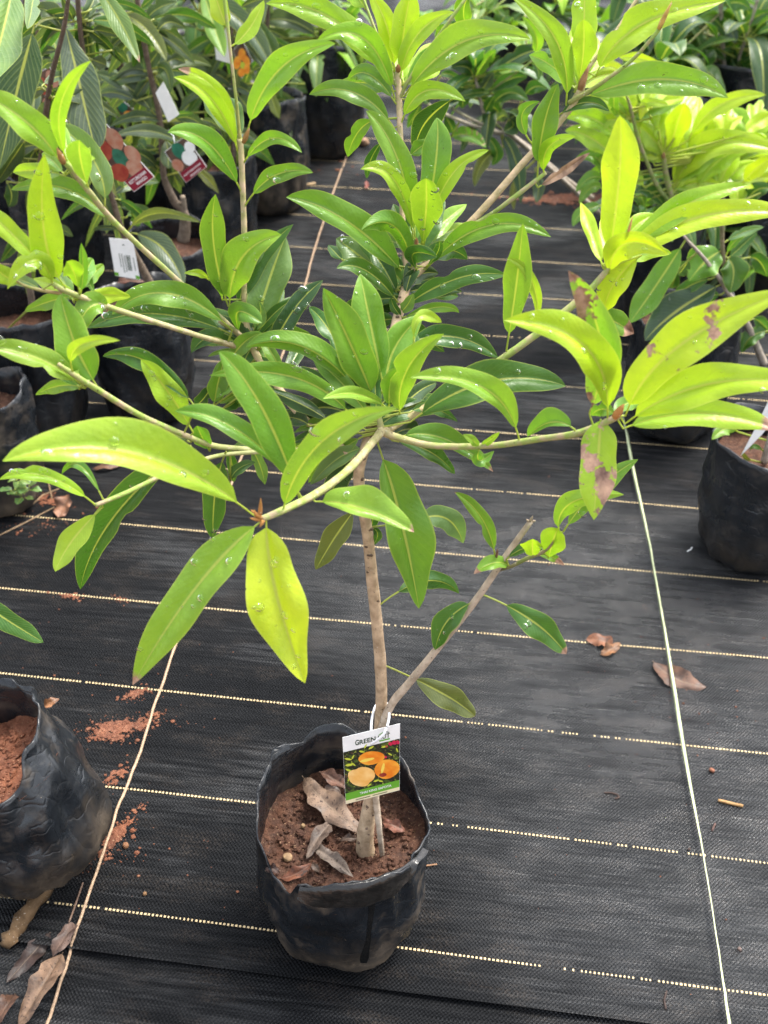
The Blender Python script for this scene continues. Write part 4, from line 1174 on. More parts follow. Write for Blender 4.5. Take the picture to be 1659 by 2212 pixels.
leaves(q3, 'G7', """
812 1728 680 1590 538 1600 42 52 -4 d
560 1560 620 1500 740 1480 40 50 6 d
290 1565 190 1560 92 1692 32 52 -2 g
300 1482 180 1480 68 1592 32 52 -2 g
292 1700 130 1755 40 1880 42 52 -4 g w4
300 1490 230 1310 60 1330 30 62 0 g
640 1800 560 1760 520 1680 40 40 5 d
700 1640 660 1560 600 1600 50 50 6 k
1040 1600 980 1500 930 1440 60 60 6 b
1700 1560 1560 1580 1480 1680 60 70 2 d w6
880 1800 760 1760 680 1760 30 30 2 e
""")
whorl(q3, 1400, 480, 2.45, 9, .16, 'dkg', wid=.32, elev=(-20, 40), droop=.4, seed=103)
fan(q3, 'G7', 830, 1330, 13, 25, 165, 380, 620, 78, 'YYy', 201, 22, (2, 16), .04)
fan(q3, 'G7', 850, 1560, 10, -5, 60, 380, 620, 74, 'Yy', 202, 40, (0, 12), .1)
fan(q3b, 'G7', 520, 1000, 10, 20, 190, 260, 460, 66, 'Yye', 203, 22, (2, 14), .06)
fan(q3, 'G7', 1000, 1330, 13, 15, 160, 380, 600, 76, 'YYy', 261, 22, (4, 18), .05)
fan(q3b, 'G7', 640, 900, 10, 10, 170, 260, 460, 66, 'YyY', 262, 22, (6, 18), .06)
fan(q3, 'G7', 1250, 1560, 10, 10, 120, 340, 520, 70, 'Yy', 263, 22, (2, 14), .1)
fan(q3b, 'G7', 560, 1300, 8, 100, 200, 300, 460, 62, 'ye', 264, 40, (2, 12), .1)
fan(q3, 'G7', 800, 1720, 12, 0, 200, 200, 330, 50, 'dkg', 204, 60, (2, 12), .2)
r4 = potted("potted_sapling", "sapling of yellow green leaves at the right behind the dark drooping one", "sapling", 1600, 2.7, .19, .3, .26, 44, .3)
q4 = stem(r4, "s", 'O', [(1600, 560, 2.7, 6), (1580, 470, 2.68, 5.5), (1567, 390, 2.66, 5), (1565, 340, 2.65, 3)], (.2, .18, .1), .6, "trunk")
whorl(q4, 1567, 365, 2.66, 10, .2, 'Yy', wid=.3, elev=(5, 60), droop=.4, seed=13)
fan(q4, 'G7', 1310, 1400, 13, 10, 170, 360, 600, 72, 'YYy', 205, 22, (2, 14), .06)
fan(q4, 'G7', 1540, 1150, 10, 10, 175, 300, 480, 70, 'Yy', 206, 22, (2, 14), .06)
whorl(q4, 1600, 500, 2.66, 9, .17, 'dgb', wid=.3, elev=(-20, 40), droop=.5, seed=14)
whorl(q4, 1520, 520, 2.66, 8, .16, 'dgb', wid=.3, elev=(-20, 40), droop=.5, seed=15)
whorl(q4, 1640, 590, 2.6, 8, .16, 'dgb', wid=.3, elev=(-20, 40), droop=.5, seed=16)
r5 = potted("potted_tree", "tree with grey trunks and dark leaves standing in a bag at the back right", "tree", 1560, 3.5, .24, .34, .3, 45, .3)
q5 = stem(r5, "s", 'G7', [(1320, 800, 3.5, 6.5), (1310, 720, 3.5, 6), (1290, 500, 3.48, 5.6), (1272, 200, 3.45, 5.2), (1265, 0, 3.42, 5), (1262, -100, 3.4, 4)], GREY, 0, "trunk")
q5b = stem(r5, "s", 'G7', [(1320, 740, 3.5, 5), (1340, 650, 3.49, 4), (1400, 520, 3.47, 3.6), (1500, 240, 3.42, 3.2), (1560, 40, 3.4, 3), (1580, -60, 3.4, 3)], GREY, 0)
q5c = stem(r5, "s", 'G7', [(1330, 800, 3.52, 8), (1440, 640, 3.54, 8), (1530, 400, 3.56, 8), (1640, 200, 3.58, 7), (1720, 0, 3.6, 7)], (.22, .18, .14), 0)
leaves(q5, 'G7', """
1265 412 1050 415 862 532 42 72 -4 d
1262 432 1100 500 978 564 26 36 -3 d
1260 242 1350 260 1386 362 52 42 -4 n
1250 120 1000 100 800 200 50 42 2 d
1255 150 1180 130 1060 180 40 34 -2 g
1200 560 1150 640 1180 690 60 60 4 d
1270 60 1400 20 1510 80 60 60 -2 d
1280 640 1200 700 1100 680 50 50 4 k
""")
leaves(q5b, 'G7', """
1392 592 1520 430 1690 370 72 72 -6 d
1380 622 1530 600 1710 705 52 62 -6 d
1400 300 1520 160 1710 90 42 52 -4 d
1410 432 1390 300 1440 200 62 32 -2 g
1420 952 1540 870 1710 820 42 52 -4 d
1330 860 1450 820 1659 790 52 62 0 d
1500 250 1600 300 1700 330 50 60 3 d
""")
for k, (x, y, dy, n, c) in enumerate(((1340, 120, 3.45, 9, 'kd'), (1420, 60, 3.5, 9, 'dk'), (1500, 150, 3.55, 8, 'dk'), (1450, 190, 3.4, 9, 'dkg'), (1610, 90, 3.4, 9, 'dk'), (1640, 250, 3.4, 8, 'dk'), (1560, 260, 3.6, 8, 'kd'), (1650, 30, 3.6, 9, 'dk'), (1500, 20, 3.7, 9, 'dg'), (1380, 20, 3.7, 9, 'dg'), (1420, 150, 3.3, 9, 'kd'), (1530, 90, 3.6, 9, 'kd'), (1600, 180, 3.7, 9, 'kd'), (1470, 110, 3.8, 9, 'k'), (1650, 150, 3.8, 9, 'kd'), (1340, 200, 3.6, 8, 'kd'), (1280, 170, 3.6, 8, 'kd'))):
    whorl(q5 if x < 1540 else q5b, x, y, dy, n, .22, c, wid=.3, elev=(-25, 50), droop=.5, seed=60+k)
r6 = potted("potted_tree", "sapling with long pale stems leaning over the mat behind the centre", "tree", 1440, 3.1, .2, .32, .28, 46, .3)
q6 = stem(r6, "s", 'G6', [(1760, 1850, 3.05, 6), (1590, 1710, 3.0, 5.5), (1250, 1400, 2.9, 5), (910, 1110, 2.82, 5), (830, 1105, 2.8, 5), (740, 1050, 2.79, 4.6), (680, 880, 2.78, 4), (640, 720, 2.77, 3.6), (625, 640, 2.76, 2.5)], GREY, 0, "trunk")
q6b = stem(r6, "s", 'G6', [(1600, 1640, 3.02, 5), (1400, 1500, 2.97, 4.6), (1120, 1260, 2.9, 4.4), (960, 1140, 2.86, 4)], GREY, 0)
q6c = stem(r6, "s", 'G6', [(770, 1080, 2.79, 4), (600, 1040, 2.8, 4), (360, 940, 2.83, 3.6), (190, 840, 2.86, 3.4), (20, 760, 2.9, 3)], GREY, .2)
q6d = stem(r6, "s", 'G6', [(700, 1040, 2.8, 3.4), (540, 960, 2.82, 3.2), (410, 880, 2.85, 3)], GREY, .2)
q6e = stem(r6, "s", 'G6', [(700, 800, 2.78, 2.4), (850, 680, 2.76, 2.2), (1000, 580, 2.74, 2.2), (1145, 465, 2.72, 2)], (.12, .16, .05), 1.)
leaves(q6, 'G6', """
760 620 1000 460 1235 400 72 62 2 k
740 770 900 660 1056 640 42 62 0 d
760 880 900 770 1066 832 62 52 -2 d
830 1100 960 1340 1000 1690 62 52 -6 b
860 1222 690 1340 620 1547 52 42 -4 o
620 640 700 520 800 410 50 50 -4 g
610 660 560 560 420 560 60 50 -3 k
640 660 620 520 600 430 50 60 2 d
690 1100 800 1250 760 1370 50 40 0 d
600 740 500 720 400 700 50 62 0 d
680 760 720 680 780 600 40 50 -5 n
620 720 540 800 520 900 50 50 2 k
800 1000 850 960 900 980 40 50 -4 n
700 960 740 860 790 800 40 40 -4 d
1030 800 1120 720 1220 740 50 50 0 d
900 1000 980 960 1100 1020 40 60 0 n
900 990 940 1040 860 1090 60 60 -3 k b
560 600 530 470 440 420 40 40 4 d
1120 1400 1150 1550 1130 1680 40 50 -4 n
960 1480 940 1600 945 1740 22 30 -3 o
""")
leaves(q6e, 'G6', """
1115 470 1130 300 1010 140 30 50 -6 e
1140 470 1250 480 1290 510 30 30 0 d
1080 520 1140 560 1150 668 30 40 -2 d
1000 590 1080 590 1150 660 30 30 0 d
""")
leaves(q6c, 'G6', """
420 1140 560 1120 715 1225 62 40 -30 g s.5
360 940 420 1040 440 1100 40 50 3 d
180 850 120 960 60 1060 40 40 2 d
250 880 200 780 230 700 40 50 4 d
330 640 420 620 600 740 30 30 4 d
""")
whorl(q6, 625, 650, 2.76, 10, .17, 'kdd', 'O' if False else 'G6', .28, (-10, 60), .3, 71)
whorl(q6, 760, 960, 2.85, 9, .16, 'dkb', 'G6', .28, (-20, 50), .4, 72)
r7 = potted("potted_tree", "leafy tree in a bag at the very back beyond the centre", "tree", 1120, 4.5, .24, .36, .3, 47, .3)
q7 = stem(r7, "s", 'O', [(1120, 60, 4.5, 4), (1125, 20, 4.48, 3.6), (1135, -60, 4.45, 3.4)], GREY, 0, "trunk")
for k, (x, y, dy, n, c) in enumerate(((1040, 40, 4.2, 9, 'gp'), (1100, 70, 4.3, 9, 'gd'), (1180, 40, 4.4, 9, 'dg'), (1230, 110, 4.2, 9, 'dk'), (1140, 130, 4.0, 8, 'dg'), (1280, 60, 4.3, 8, 'dg'), (1200, 10, 4.4, 8, 'yg'), (930, 70, 4.0, 7, 'dg'))):
    whorl(q7, x, y, dy, n, .2, c, wid=.3, elev=(-15, 55), droop=.4, seed=80+k)
fan(q7, 'O', 1060, 60, 12, -20, 200, 50, 100, 14, 'dgk', 241, 50, (-10, 10), .1)
fan(q7, 'O', 1200, 90, 14, -20, 200, 50, 100, 14, 'dgk', 242, 60, (-10, 10), .1)
fan(q5, 'O', 1440, 170, 14, -30, 210, 60, 120, 15, 'dk', 243, 60, (-10, 10), .15)
fan(q5b, 'O', 1600, 150, 14, -30, 210, 60, 120, 15, 'dk', 244, 60, (-10, 10), .15)
fan(q6, 'O', 1030, 190, 12, -30, 210, 50, 100, 13, 'dk', 245, 40, (-6, 6), .15)
leaves(q7, 'G6', """
530 240 580 140 440 30 50 30 0 g
700 200 690 110 700 20 40 50 0 p
760 170 790 110 730 30 40 40 6 g
1000 130 900 70 795 80 20 30 0 e
""")
for B in (q2, q2b, q3, q3b): finish_drops(B)

# bag leaning over at the left, its plant hanging out of frame
tb = thing("tilted_grow_bag", "tilted black bag spilling red soil, lying partly over the twine", "grow bag", G(128, 1872)+Vector((0, 0, .004)))
tb.location.z = zmat(tb.location.x, tb.location.y)-.002
rt = [(0, .215, .09), (25, .235, .088), (50, .225, .09), (80, .24, .09), (105, .245, .09), (140, .22, .095), (180, .2, .1), (220, .195, .1), (250, .2, .098), (285, .19, .1), (310, .18, .1), (335, .215, .094)]
tbag, tsoil, (tRm, tlow) = bag(tb, .093, .23, rt, .165, (math.radians(-6), math.radians(-20)), .8, 52, 1., .0075, CLAY, 110)
TC, TF = [], []; trg = random.Random(77)
for _ in range(420):
    ta_, tq = trg.uniform(0, 6.283), .085*math.sqrt(trg.random()); trr = .0012+.006*trg.random()**3; tx, ty = tq*math.cos(ta_), tq*math.sin(ta_)
    lump(TC, TF, (tx, ty, .166+.006*noise.noise((tx*28+52, ty*28, 1))), trr, .7, trg.random()*9)
stuff(link("soil_clods", mesh("soil_clods", [tRm @ Vector(v) - Vector((0, 0, tlow)) for v in TC], TF, False), CLAY, tb))
tst = stem(tb, "s", 'O', [(-30, 1560, 1.16, 9), (-90, 1470, 1.15, 8), (-120, 1350, 1.12, 7), (-110, 1290, 1.11, 5)], MBR, 0, "trunk")
leaves(tst, 'F7', """
-200 560 60 735 263 859 60 62 0 d p.03
""", 15., .3)

# ------------------------------------------------------------------ tags
def flat(name, col, rough=.45): return plain(name, col, rough, .4, None, .06)
PAPER, GREENP, CREAM, INK, MAROON, DARKP = flat("white_card", (.8, .8, .78)), flat("green_print", (.13, .36, .03)), flat("cream_print", (.75, .66, .42)), flat("dark_print", (.02, .05, .02)), flat("maroon_print", (.22, .012, .03)), None
def photo_mat():
    m, n, out = newmat("foliage_print"); b = NB(n); geo = b.node('ShaderNodeTexCoord').outputs['Object']
    a, c = b.noise(geo, 170, 3), b.noise(geo, 420, 2)
    col = b.mix(b.rng(a, .5, .62), (.02, .022, .014), (.07, .11, .02)); col = b.mix(b.rng(c, .62, .68), col, (.3, .34, .06)); col = b.mix(b.rng(a, .36, .32), col, (.09, .05, .03))
    n.links.new(b.bsdf(col, .35, .5), out.inputs[0]); return m
def fruit_mat(name, c1, c2):
    m, n, out = newmat(name); b = NB(n); geo = b.node('ShaderNodeTexCoord').outputs['Object']; a = b.noise(geo, 60, 2)
    n.links.new(b.bsdf(b.mix(b.rng(a, .35, .65), c1, c2), .35, .5), out.inputs[0]); return m
PHOTO = photo_mat(); ORANGE = fruit_mat("orange_print", (.75, .2, .015), (.9, .42, .05)); PALEO = fruit_mat("pale_orange_print", (.8, .42, .1), (.9, .58, .22))
REDP, PINKP, TEALP, LIMEP = fruit_mat("red_print", (.26, .025, .018), (.36, .08, .04)), fruit_mat("pink_print", (.4, .15, .09), (.46, .27, .19)), fruit_mat("teal_print", (.012, .11, .065), (.03, .18, .11)), flat("lime_print", (.5, .55, .05))
CRIM, YELP, BROWNP = flat("crimson_print", (.55, .02, .07)), flat("yellow_print", (.85, .62, .1)), fruit_mat("brown_print", (.05, .03, .025), (.12, .07, .05))
class Card:
    def __init__(s, root, frame, quad, Y, Yb=None):
        s.root, s.frame = root, frame; s.c = [P(*fx(frame, *q), Y if i < 2 else (Yb or Y)) for i, q in enumerate(quad)]   # TL TR BR BL
        root.location = (s.c[0]+s.c[1])*.5
        s.n = (s.c[1]-s.c[0]).cross(s.c[3]-s.c[0]).normalized()
        if s.n.y > 0: s.n = -s.n
    def uv(s, u, v, k):
        a = s.c[0].lerp(s.c[1], u); b_ = s.c[3].lerp(s.c[2], u); return a.lerp(b_, v) + s.n*(.00022*k)
    def px(s, x, y, k):
        d = ray(*fx(s.frame, x, y)); o = Vector((0, 0, CAMH)); t = (s.c[0]-o).dot(s.n)/d.dot(s.n); return o + d*t + s.n*(.00022*k)
    def add(s, name, pts, mat, fan=None):
        c = sum(pts, Vector())/len(pts); V = pts; F = [tuple(range(len(pts)))]
        me = mesh(name, [v-s.root.location for v in V], F, False); o = link(name, me, mat, s.root); return o
    def board(s, mat, name="card"):
        f = [s.uv(u, v, 0) for u, v in ((0, 0), (1, 0), (1, 1), (0, 1))]; b_ = [p - s.n*.0006 for p in f]; V = [p-s.root.location for p in f+b_]
        F = [(0, 1, 2, 3), (7, 6, 5, 4)] + [(i, i+4, (i+1) % 4+4, (i+1) % 4) for i in range(4)]
        return link(name, mesh(name, V, F, False), mat, s.root)
    def rect(s, name, u0, u1, v0, v1, k, mat): return s.add(name, [s.uv(u, v, k) for u, v in ((u0, v0), (u1, v0), (u1, v1), (u0, v1))], mat)
    def oval(s, name, x, y, rx, ry, ang, k, mat, n=20):
        ca, sa = math.cos(math.radians(ang)), math.sin(math.radians(ang)); P_ = []
        for i in range(n):
            a = 2*math.pi*i/n; ex, ey = rx*math.cos(a)*(1+.05*math.sin(2*a+1)), ry*math.sin(a)*(1+.04*math.cos(3*a)); P_.append(s.px(x+ex*ca-ey*sa, y+ex*sa+ey*ca, k))
        return s.add(name, P_, mat)
    def text(s, body, u0, u1, vb, vh, k, mat, bold=.0):
        cu = bpy.data.curves.new("lettering", 'FONT'); cu.body = body; cu.size = 1; cu.offset = bold; ob = bpy.data.objects.new("tmp_text", cu); COL.objects.link(ob)
        dg = bpy.context.evaluated_depsgraph_get(); me = bpy.data.meshes.new_from_object(ob.evaluated_get(dg)); bpy.data.objects.remove(ob)
        xs = [v.co.x for v in me.vertices]; ys = [v.co.y for v in me.vertices]; x0, x1, y0, y1 = min(xs), max(xs), min(ys), max(ys)
        for v in me.vertices: v.co = s.uv(u0+(u1-u0)*(v.co.x-x0)/(x1-x0), vb-vh*(v.co.y-y0)/(y1-y0), k) - s.root.location
        me.materials.clear(); return link("lettering", me, mat, s.root)
def frond(cd_, x, y, l, ang, k, mat, name="print_leaf"):
    ca, sa = math.cos(math.radians(ang)), math.sin(math.radians(ang)); pts = [(0, 0), (.3, .14), (.7, .12), (1, 0), (.7, -.12), (.3, -.14)]
    return cd_.add(name, [cd_.px(x+l*(a*ca-b_*sa), y+l*(a*sa+b_*ca), k) for a, b_ in pts], mat)
tg = thing("plant_tag", "white and green tag with three orange fruits tied to the tan trunk", "tag", (0, 0, 0))
c1 = Card(tg, 'T', [(288, 832), (1245, 600), (1238, 1703), (345, 1935)], .898, .892); c1.board(PAPER)
c1.rect("print_photo", 0.004, .996, .213, .835, 1, PHOTO); c1.rect("print_band", .004, .996, .835, .945, 1, GREENP); c1.rect("print_band", .004, .996, .945, .996, 1, CREAM)
c1.oval("print_fruit", 772, 1165, 212, 112, -8, 2, ORANGE); c1.oval("print_fruit", 1030, 1345, 205, 160, -14, 3, ORANGE); c1.oval("print_fruit", 560, 1500, 185, 130, 25, 2, PALEO); c1.oval("print_fruit", 640, 1455, 185, 148, -12, 4, PALEO)
c1.oval("print_shine", 960, 1330, 24, 90, 14, 4, YELP); c1.oval("print_shine", 700, 1195, 120, 26, -14, 3, YELP); c1.oval("print_blush", 960, 1440, 60, 34, -10, 4, REDP)
for (x, y, r) in ((1085, 930, 34), (1150, 910, 40), (1205, 905, 36), (1020, 970, 22), (1005, 1150, 22)): c1.oval("print_flower", x, y, r, r*.9, 20, 2, CRIM, 9)
for (x, y, l, a) in ((320, 1175, 130, 8), (440, 1190, 90, -60), (430, 1240, 100, 35), (330, 1290, 150, -8), (340, 1350, 120, 20), (560, 1050, 110, 10), (650, 1010, 90, -60), (720, 1020, 110, -30), (380, 1560, 60, -70), (1180, 990, 90, 70), (930, 990, 120, -15), (1040, 1080, 90, 30), (800, 1560, 110, -20), (700, 1640, 90, -35), (880, 1540, 90, 10)): frond(c1, x, y, l, a, 2, LIMEP)
c1.text("G", .22, .285, .158, .078, 2, INK, .02); c1.text("REEN", .295, .575, .157, .064, 2, INK, .015); c1.text("HUT", .62, .825, .158, .064, 2, INK, .015)
c1.add("print_roof", [c1.uv(u, v, 2) for u, v in ((.63, .085), (.735, .045), (.735, .058), (.64, .094))], GREENP); c1.add("print_roof", [c1.uv(u, v, 2) for u, v in ((.735, .045), (.815, .08), (.806, .088), (.735, .058))], INK)
c1.rect("print_line", .64, .825, .168, .187, 2, GREENP)
c1.text("THAI KING SAPOTA", .27, .85, .905, .036, 2, PAPER, .02)
for i in range(28):
    if i not in (13, 14): c1.rect("print_mark", .19+i*.021, .19+i*.021+.013, .962, .978, 2, INK)
LOOPM = plain("white_tie", (.75, .76, .78), .3, .5, None, .05)
lp = [(772, 935, .8915), (850, 885, .889), (960, 790, .888), (1030, 640, .893), (1064, 480, .905), (1048, 330, .922), (1000, 235, .938), (930, 215, .946), (850, 290, .942), (812, 380, .93), (775, 540, .912), (766, 690, .902), (772, 800, .8985)]
lpt = [P(*fx('T', q[0], q[1]), q[2]) for q in smooth_path(lp, 6)]
lo = link("tie_loop", tube_mesh("tie_loop", [v-tg.location for v in lpt], [.0015]*len(lpt), 8), LOOPM, tg)
def mango_tag(label, frame, quad, Y, fruits, textv, band=.8, mats=None):
    t = thing("plant_tag", label, "tag", (0, 0, 0)); c = Card(t, frame, quad, Y); c.board(PAPER); c.rect("print_photo", .02, .98, .01, band, 1, BROWNP)
    for i, (x, y, rx, ry, a, m) in enumerate(fruits): c.oval("print_fruit", x, y, rx*1.12, ry*1.12, a, 2+i*.3, m, 16)
    if textv:
        c.rect("print_band", .02, .98, band, .99, 3.6, MAROON); c.text("KOTTURKONAM", .1, .88, textv[0], .05, 4.2, PAPER, .02); c.text("MANGO", .3, .78, textv[1], .05, 4.2, PAPER, .02)
    return t, c
def tie(t, pts):
    v3 = [P(*fx(f, x, y), Y) - t.location for f, x, y, Y in pts]; link("tie_loop", tube_mesh("tie_loop", v3, [.0011]*len(v3), 6), LOOPM, t)
ta, ca_ = mango_tag("maroon mango tag with red and green fruits hanging from the bent stem", 'G1', [(-22, 430), (205, 262), (742, 850), (515, 1018)], 2.03,
    [(295, 430, 70, 130, -35, PINKP), (190, 560, 70, 110, -20, REDP), (360, 640, 60, 110, -35, TEALP), (500, 600, 60, 110, -40, PINKP), (520, 750, 75, 95, -40, PINKP), (360, 800, 80, 100, -40, REDP)], (.885, .955))
tie(ta, [('G1', 95, 350, 2.028), ('G1', 110, 250, 2.02), ('G1', 150, 200, 2.05)])
tb_, cb_ = mango_tag("maroon mango tag with pale fruits hanging from the stem with the stump", 'G1', [(850, 575), (1080, 395), (1320, 735), (1090, 918)], 2.4,
    [(1010, 560, 60, 90, -35, TEALP), (1130, 640, 70, 85, -40, PAPER), (1000, 720, 50, 70, -40, PINKP), (1130, 520, 50, 60, -30, PAPER)], (.845, .955), .70)
tie(tb_, [('G1', 965, 480, 2.398), ('G1', 950, 400, 2.41), ('G1', 900, 330, 2.44)])
td, cdk = mango_tag("dark photo tag with red and green mangoes half hidden behind a broad leaf", 'G4', [(365, 690), (470, 630), (600, 990), (470, 1060)], 2.45,
    [(495, 750, 45, 85, -25, PINKP), (415, 815, 35, 75, -10, REDP), (490, 890, 40, 60, -20, TEALP), (460, 985, 45, 60, -30, PINKP)], None, .99)
te, cte = mango_tag("brown photo tag lying flat among mango stems with one green fruit", 'G4', [(960, 985), (1130, 930), (1300, 1060), (1120, 1130)], 2.8,
    [(1090, 978, 45, 32, 0, REDP), (1165, 1018, 40, 42, -10, TEALP), (1215, 1075, 35, 22, 0, ORANGE)], None, .99)
tf, ctf = mango_tag("photo tag with bunched orange mangoes behind the thin yellow stem", 'G5', [(585, 420), (660, 330), (745, 500), (660, 650)], 2.76,
    [(620, 520, 28, 50, 10, ORANGE), (660, 450, 28, 45, 0, ORANGE), (695, 510, 26, 50, -10, ORANGE), (665, 545, 18, 30, 0, LIMEP), (655, 600, 26, 32, 0, ORANGE), (700, 570, 22, 40, 0, ORANGE)], None, .99)
def blank(label, frame, quad, Y, Yb=None):
    t = thing("plant_tag", label, "tag", (0, 0, 0)); c = Card(t, frame, quad, Y, Yb); c.board(PAPER); return t, c
blank("blank white tag leaning beside the stem with the olive leaf", 'F1', [(938, 562), (985, 492), (1082, 690), (1015, 737)], 2.37)
blank("plain white card behind the thin yellow stem next to the orange fruit tag", 'G5', [(430, 350), (545, 210), (570, 530), (445, 492)], 2.78)
lb, clb = blank("white barcode label with green corners hanging low on the mango stem", 'G1', [(237, 1525), (500, 1550), (582, 1990), (305, 1942)], 2.06)
rb = random.Random(3)
vv = .4
while vv < .8:
    hh = rb.choice((.008, .014, .02)); clb.rect("print_bar", .58, .76, vv, vv+hh, 1, INK); vv += hh+rb.choice((.008, .014))
for (u0, v0, v1) in ((.3, .38, .72), (.4, .38, .86), (.5, .42, .84), (.86, .45, .76)):
    q = v0
    while q < v1:
        clb.rect("print_mark", u0, u0+.045, q, q+.018, 1, INK); q += .028
clb.rect("print_corner", 0, .16, .9, .99, 1, GREENP); clb.rect("print_corner", .84, 1, .9, .99, 1, GREENP); clb.rect("print_mark", .52, .6, .13, .16, 1, INK)
stake = thing("plant_label", "pointed white plastic label stuck in the soil of the wide black bag", "label", (0, 0, 0))
pp = [P(*fx('G3', x, y), 1.66) for x, y in ((1600, 1560), (1720, 1620), (1548, 1850), (1357, 2042), (1480, 1810))]; stake.location = pp[3]
nb_ = Vector((0, -1, .3)).normalized()*.0008; Vv = [p-pp[3] for p in pp]+[p-pp[3]-nb_ for p in pp]
link("blade", mesh("blade", Vv, [(0, 1, 2, 3, 4), (9, 8, 7, 6, 5)]+[(i, i+5, (i+1) % 5+5, (i+1) % 5) for i in range(5)], False), PAPER, stake)

# ------------------------------------------------------------------ strings on the mat
def string(name, label, cat, pts, rad, mat, lift=.004):
    v = []
    for q in smooth_path(pts, 10):
        g = G(q[0], q[1]); g.z = zmat(g.x, g.y) + max(rad*.8, lift + (q[2] if len(q) > 2 else 0)); v.append(g)
    for i, p in enumerate(v): p.x += .0022*noise.noise((i*.17, 1, len(v))) + .0009*noise.noise((i*.6, 4, 2))
    return tag(link(name, tube_mesh(name, v, [rad*(1+.15*noise.noise((i*.9, 2, 3))) for i in range(len(v))], 6, .2), mat), label, cat)
string("twine", "thin brown twine stretched along the mat past the tilted bag", "twine",
       [(755, 320, 0), (741, 365, 0), (701, 480, 0), (668, 590, 0), (640, 690, 0), (590, 830, 0), (530, 980, 0), (498, 1060, 0), (450, 1200, 0), (404, 1335, 0), (350, 1500, .003), (300, 1650, .004), (262, 1762, .012), (232, 1850, .012), (180, 1990, .004), (140, 2110, .003), (104, 2225, .003), (80, 2300, .003)], .0021, TWINE, .001)
def ribbon(name, label, cat, pts, w0, mat):
    V, F, U = [], [], []; sm = smooth_path(pts, 10); n = len(sm); g3 = []
    for q in sm: g = G(q[0], q[1], .0); g.z = 0; g3.append(Vector((g.x, g.y, zmat(g.x, g.y)+q[2])))
    for i, p in enumerate(g3):
        t = (g3[min(n-1, i+1)]-g3[max(0, i-1)]).normalized(); s = t.cross(Vector((0, 0, 1))).normalized(); u = s.cross(t); a = 1.1*math.sin(i*.075+.6); d = s*math.cos(a)+u*math.sin(a); e = -s*math.sin(a)+u*math.cos(a)
        for x, y in ((-1, 0), (-.2, .25), (1, .05), (.2, -.2)): V.append(p + d*x*w0 + e*y*w0)
    for i in range(n-1):
        for k in range(4): F.append((i*4+k, i*4+(k+1) % 4, (i+1)*4+(k+1) % 4, (i+1)*4+k))
    return tag(link(name, mesh(name, V, F, True), mat), label, cat)
ribbon("strap", "taut pale green plastic strap running just above the mat on the right", "strap",
       [(1398, 790, .012), (1375, 870, .012), (1345, 905, .012), (1352, 960, .012), (1368, 1050, .012), (1400, 1200, .012), (1425, 1345, .011), (1450, 1500, .012), (1480, 1680, .012), (1510, 1850, .012), (1540, 2040, .013), (1566, 2215, .014), (1585, 2330, .014)], .0031, STRAP)

# ------------------------------------------------------------------ fallen leaves, sticks, pebbles
def dead(label, frame, b_, m_, t_, hw, col, z, curl=25, lift=(0, .006, 0), sub="dead_leaf", fold=None):
    k = FR[frame][2]; q = []
    for (pt, lf) in zip((b_, m_, t_), lift):
        g = G(*fx(frame, *pt), z or 0); zz = (z if z else zmat(g.x, g.y)) + .0035 + lf; q.append(G(*fx(frame, *pt), zz))
    W = hw*k*depth(q[1])/FPX; th = math.radians(curl); DEADN[0] += 1
    me = leaf_mesh(q, W, W*.9, th, th*(fold if fold is not None else .7), lambda c: Vector((0, -.25, .97)), None, .03, False, DEADN[0]*2.3, .0008, False, None, 0, .4, .16)
    org = q[1].copy()
    for v in me.vertices: v.co -= org
    zm = 0
    o = link(sub, me, DEAD, None, col); o.location = org; return tag(o, label, "dead leaf")
DEADN = [0]; SZ = MB.z + .172
dead("large grey brown dead leaf lying on the soil against the tan trunk", 'E', (465, 458), (640, 650), (830, 800), 88, (.34, .25, .19), SZ, 14, (.012, .012, .006))
dead("narrow grey dead leaf lying on the soil beside the large one", 'E', (650, 730), (565, 830), (492, 958), 48, (.22, .17, .14), SZ, 30)
dead("pale curled dead leaf at the front edge of the potted soil", 'E', (540, 888), (640, 955), (775, 1068), 46, (.33, .28, .24), SZ, 35)
dead("glossy red brown dead leaf in the notch of the bag rim", 'E', (330, 1075), (430, 1050), (522, 985), 40, (.33, .13, .07), SZ, 35, (0, .004, .01))
dead("thin red edged dead leaf behind the fruit tag in the bag", 'E', (570, 432), (660, 480), (760, 540), 42, (.33, .18, .13), SZ, 40, (.016, .012, .004))
dead("small crumpled red leaf on the soil to the right of the trunk", 'E', (950, 742), (1020, 760), (1090, 792), 42, (.3, .13, .09), SZ, 30)
dead("dark shrivelled leaf scrap at the foot of the tan trunk", 'E', (690, 846), (750, 835), (805, 840), 24, (.12, .08, .06), SZ, 30)
dead("small grey leaf scrap behind the large dead leaf in the bag", 'E', (600, 560), (650, 540), (700, 570), 34, (.2, .14, .11), SZ, 25, (.004, .006, .004))
dead("dark leaf scrap in the front corner of the bag soil", 'E', (245, 1030), (285, 1020), (330, 1045), 28, (.12, .07, .06), SZ, 25)
dead("small dry leaf scrap lying across the front rim of the bag soil", 'E', (530, 985), (545, 1010), (570, 1040), 22, (.22, .17, .14), SZ, 25)
dead("torn orange brown leaf on the open mat", 'O', (1264, 1382), (1300, 1384), (1322, 1400), 17, (.34, .15, .08), None, 16, (0, .004, 0))
dead("folded tan leaf scrap touching the torn orange brown leaf", 'O', (1297, 1414), (1318, 1404), (1340, 1388), 13, (.36, .18, .08), None, 28, (0, .004, .002))
dead("rotted skeleton leaf lying under the pale strap", 'O', (1410, 1428), (1460, 1466), (1526, 1484), 27, (.2, .115, .08), None, 6, (0, .001, 0))
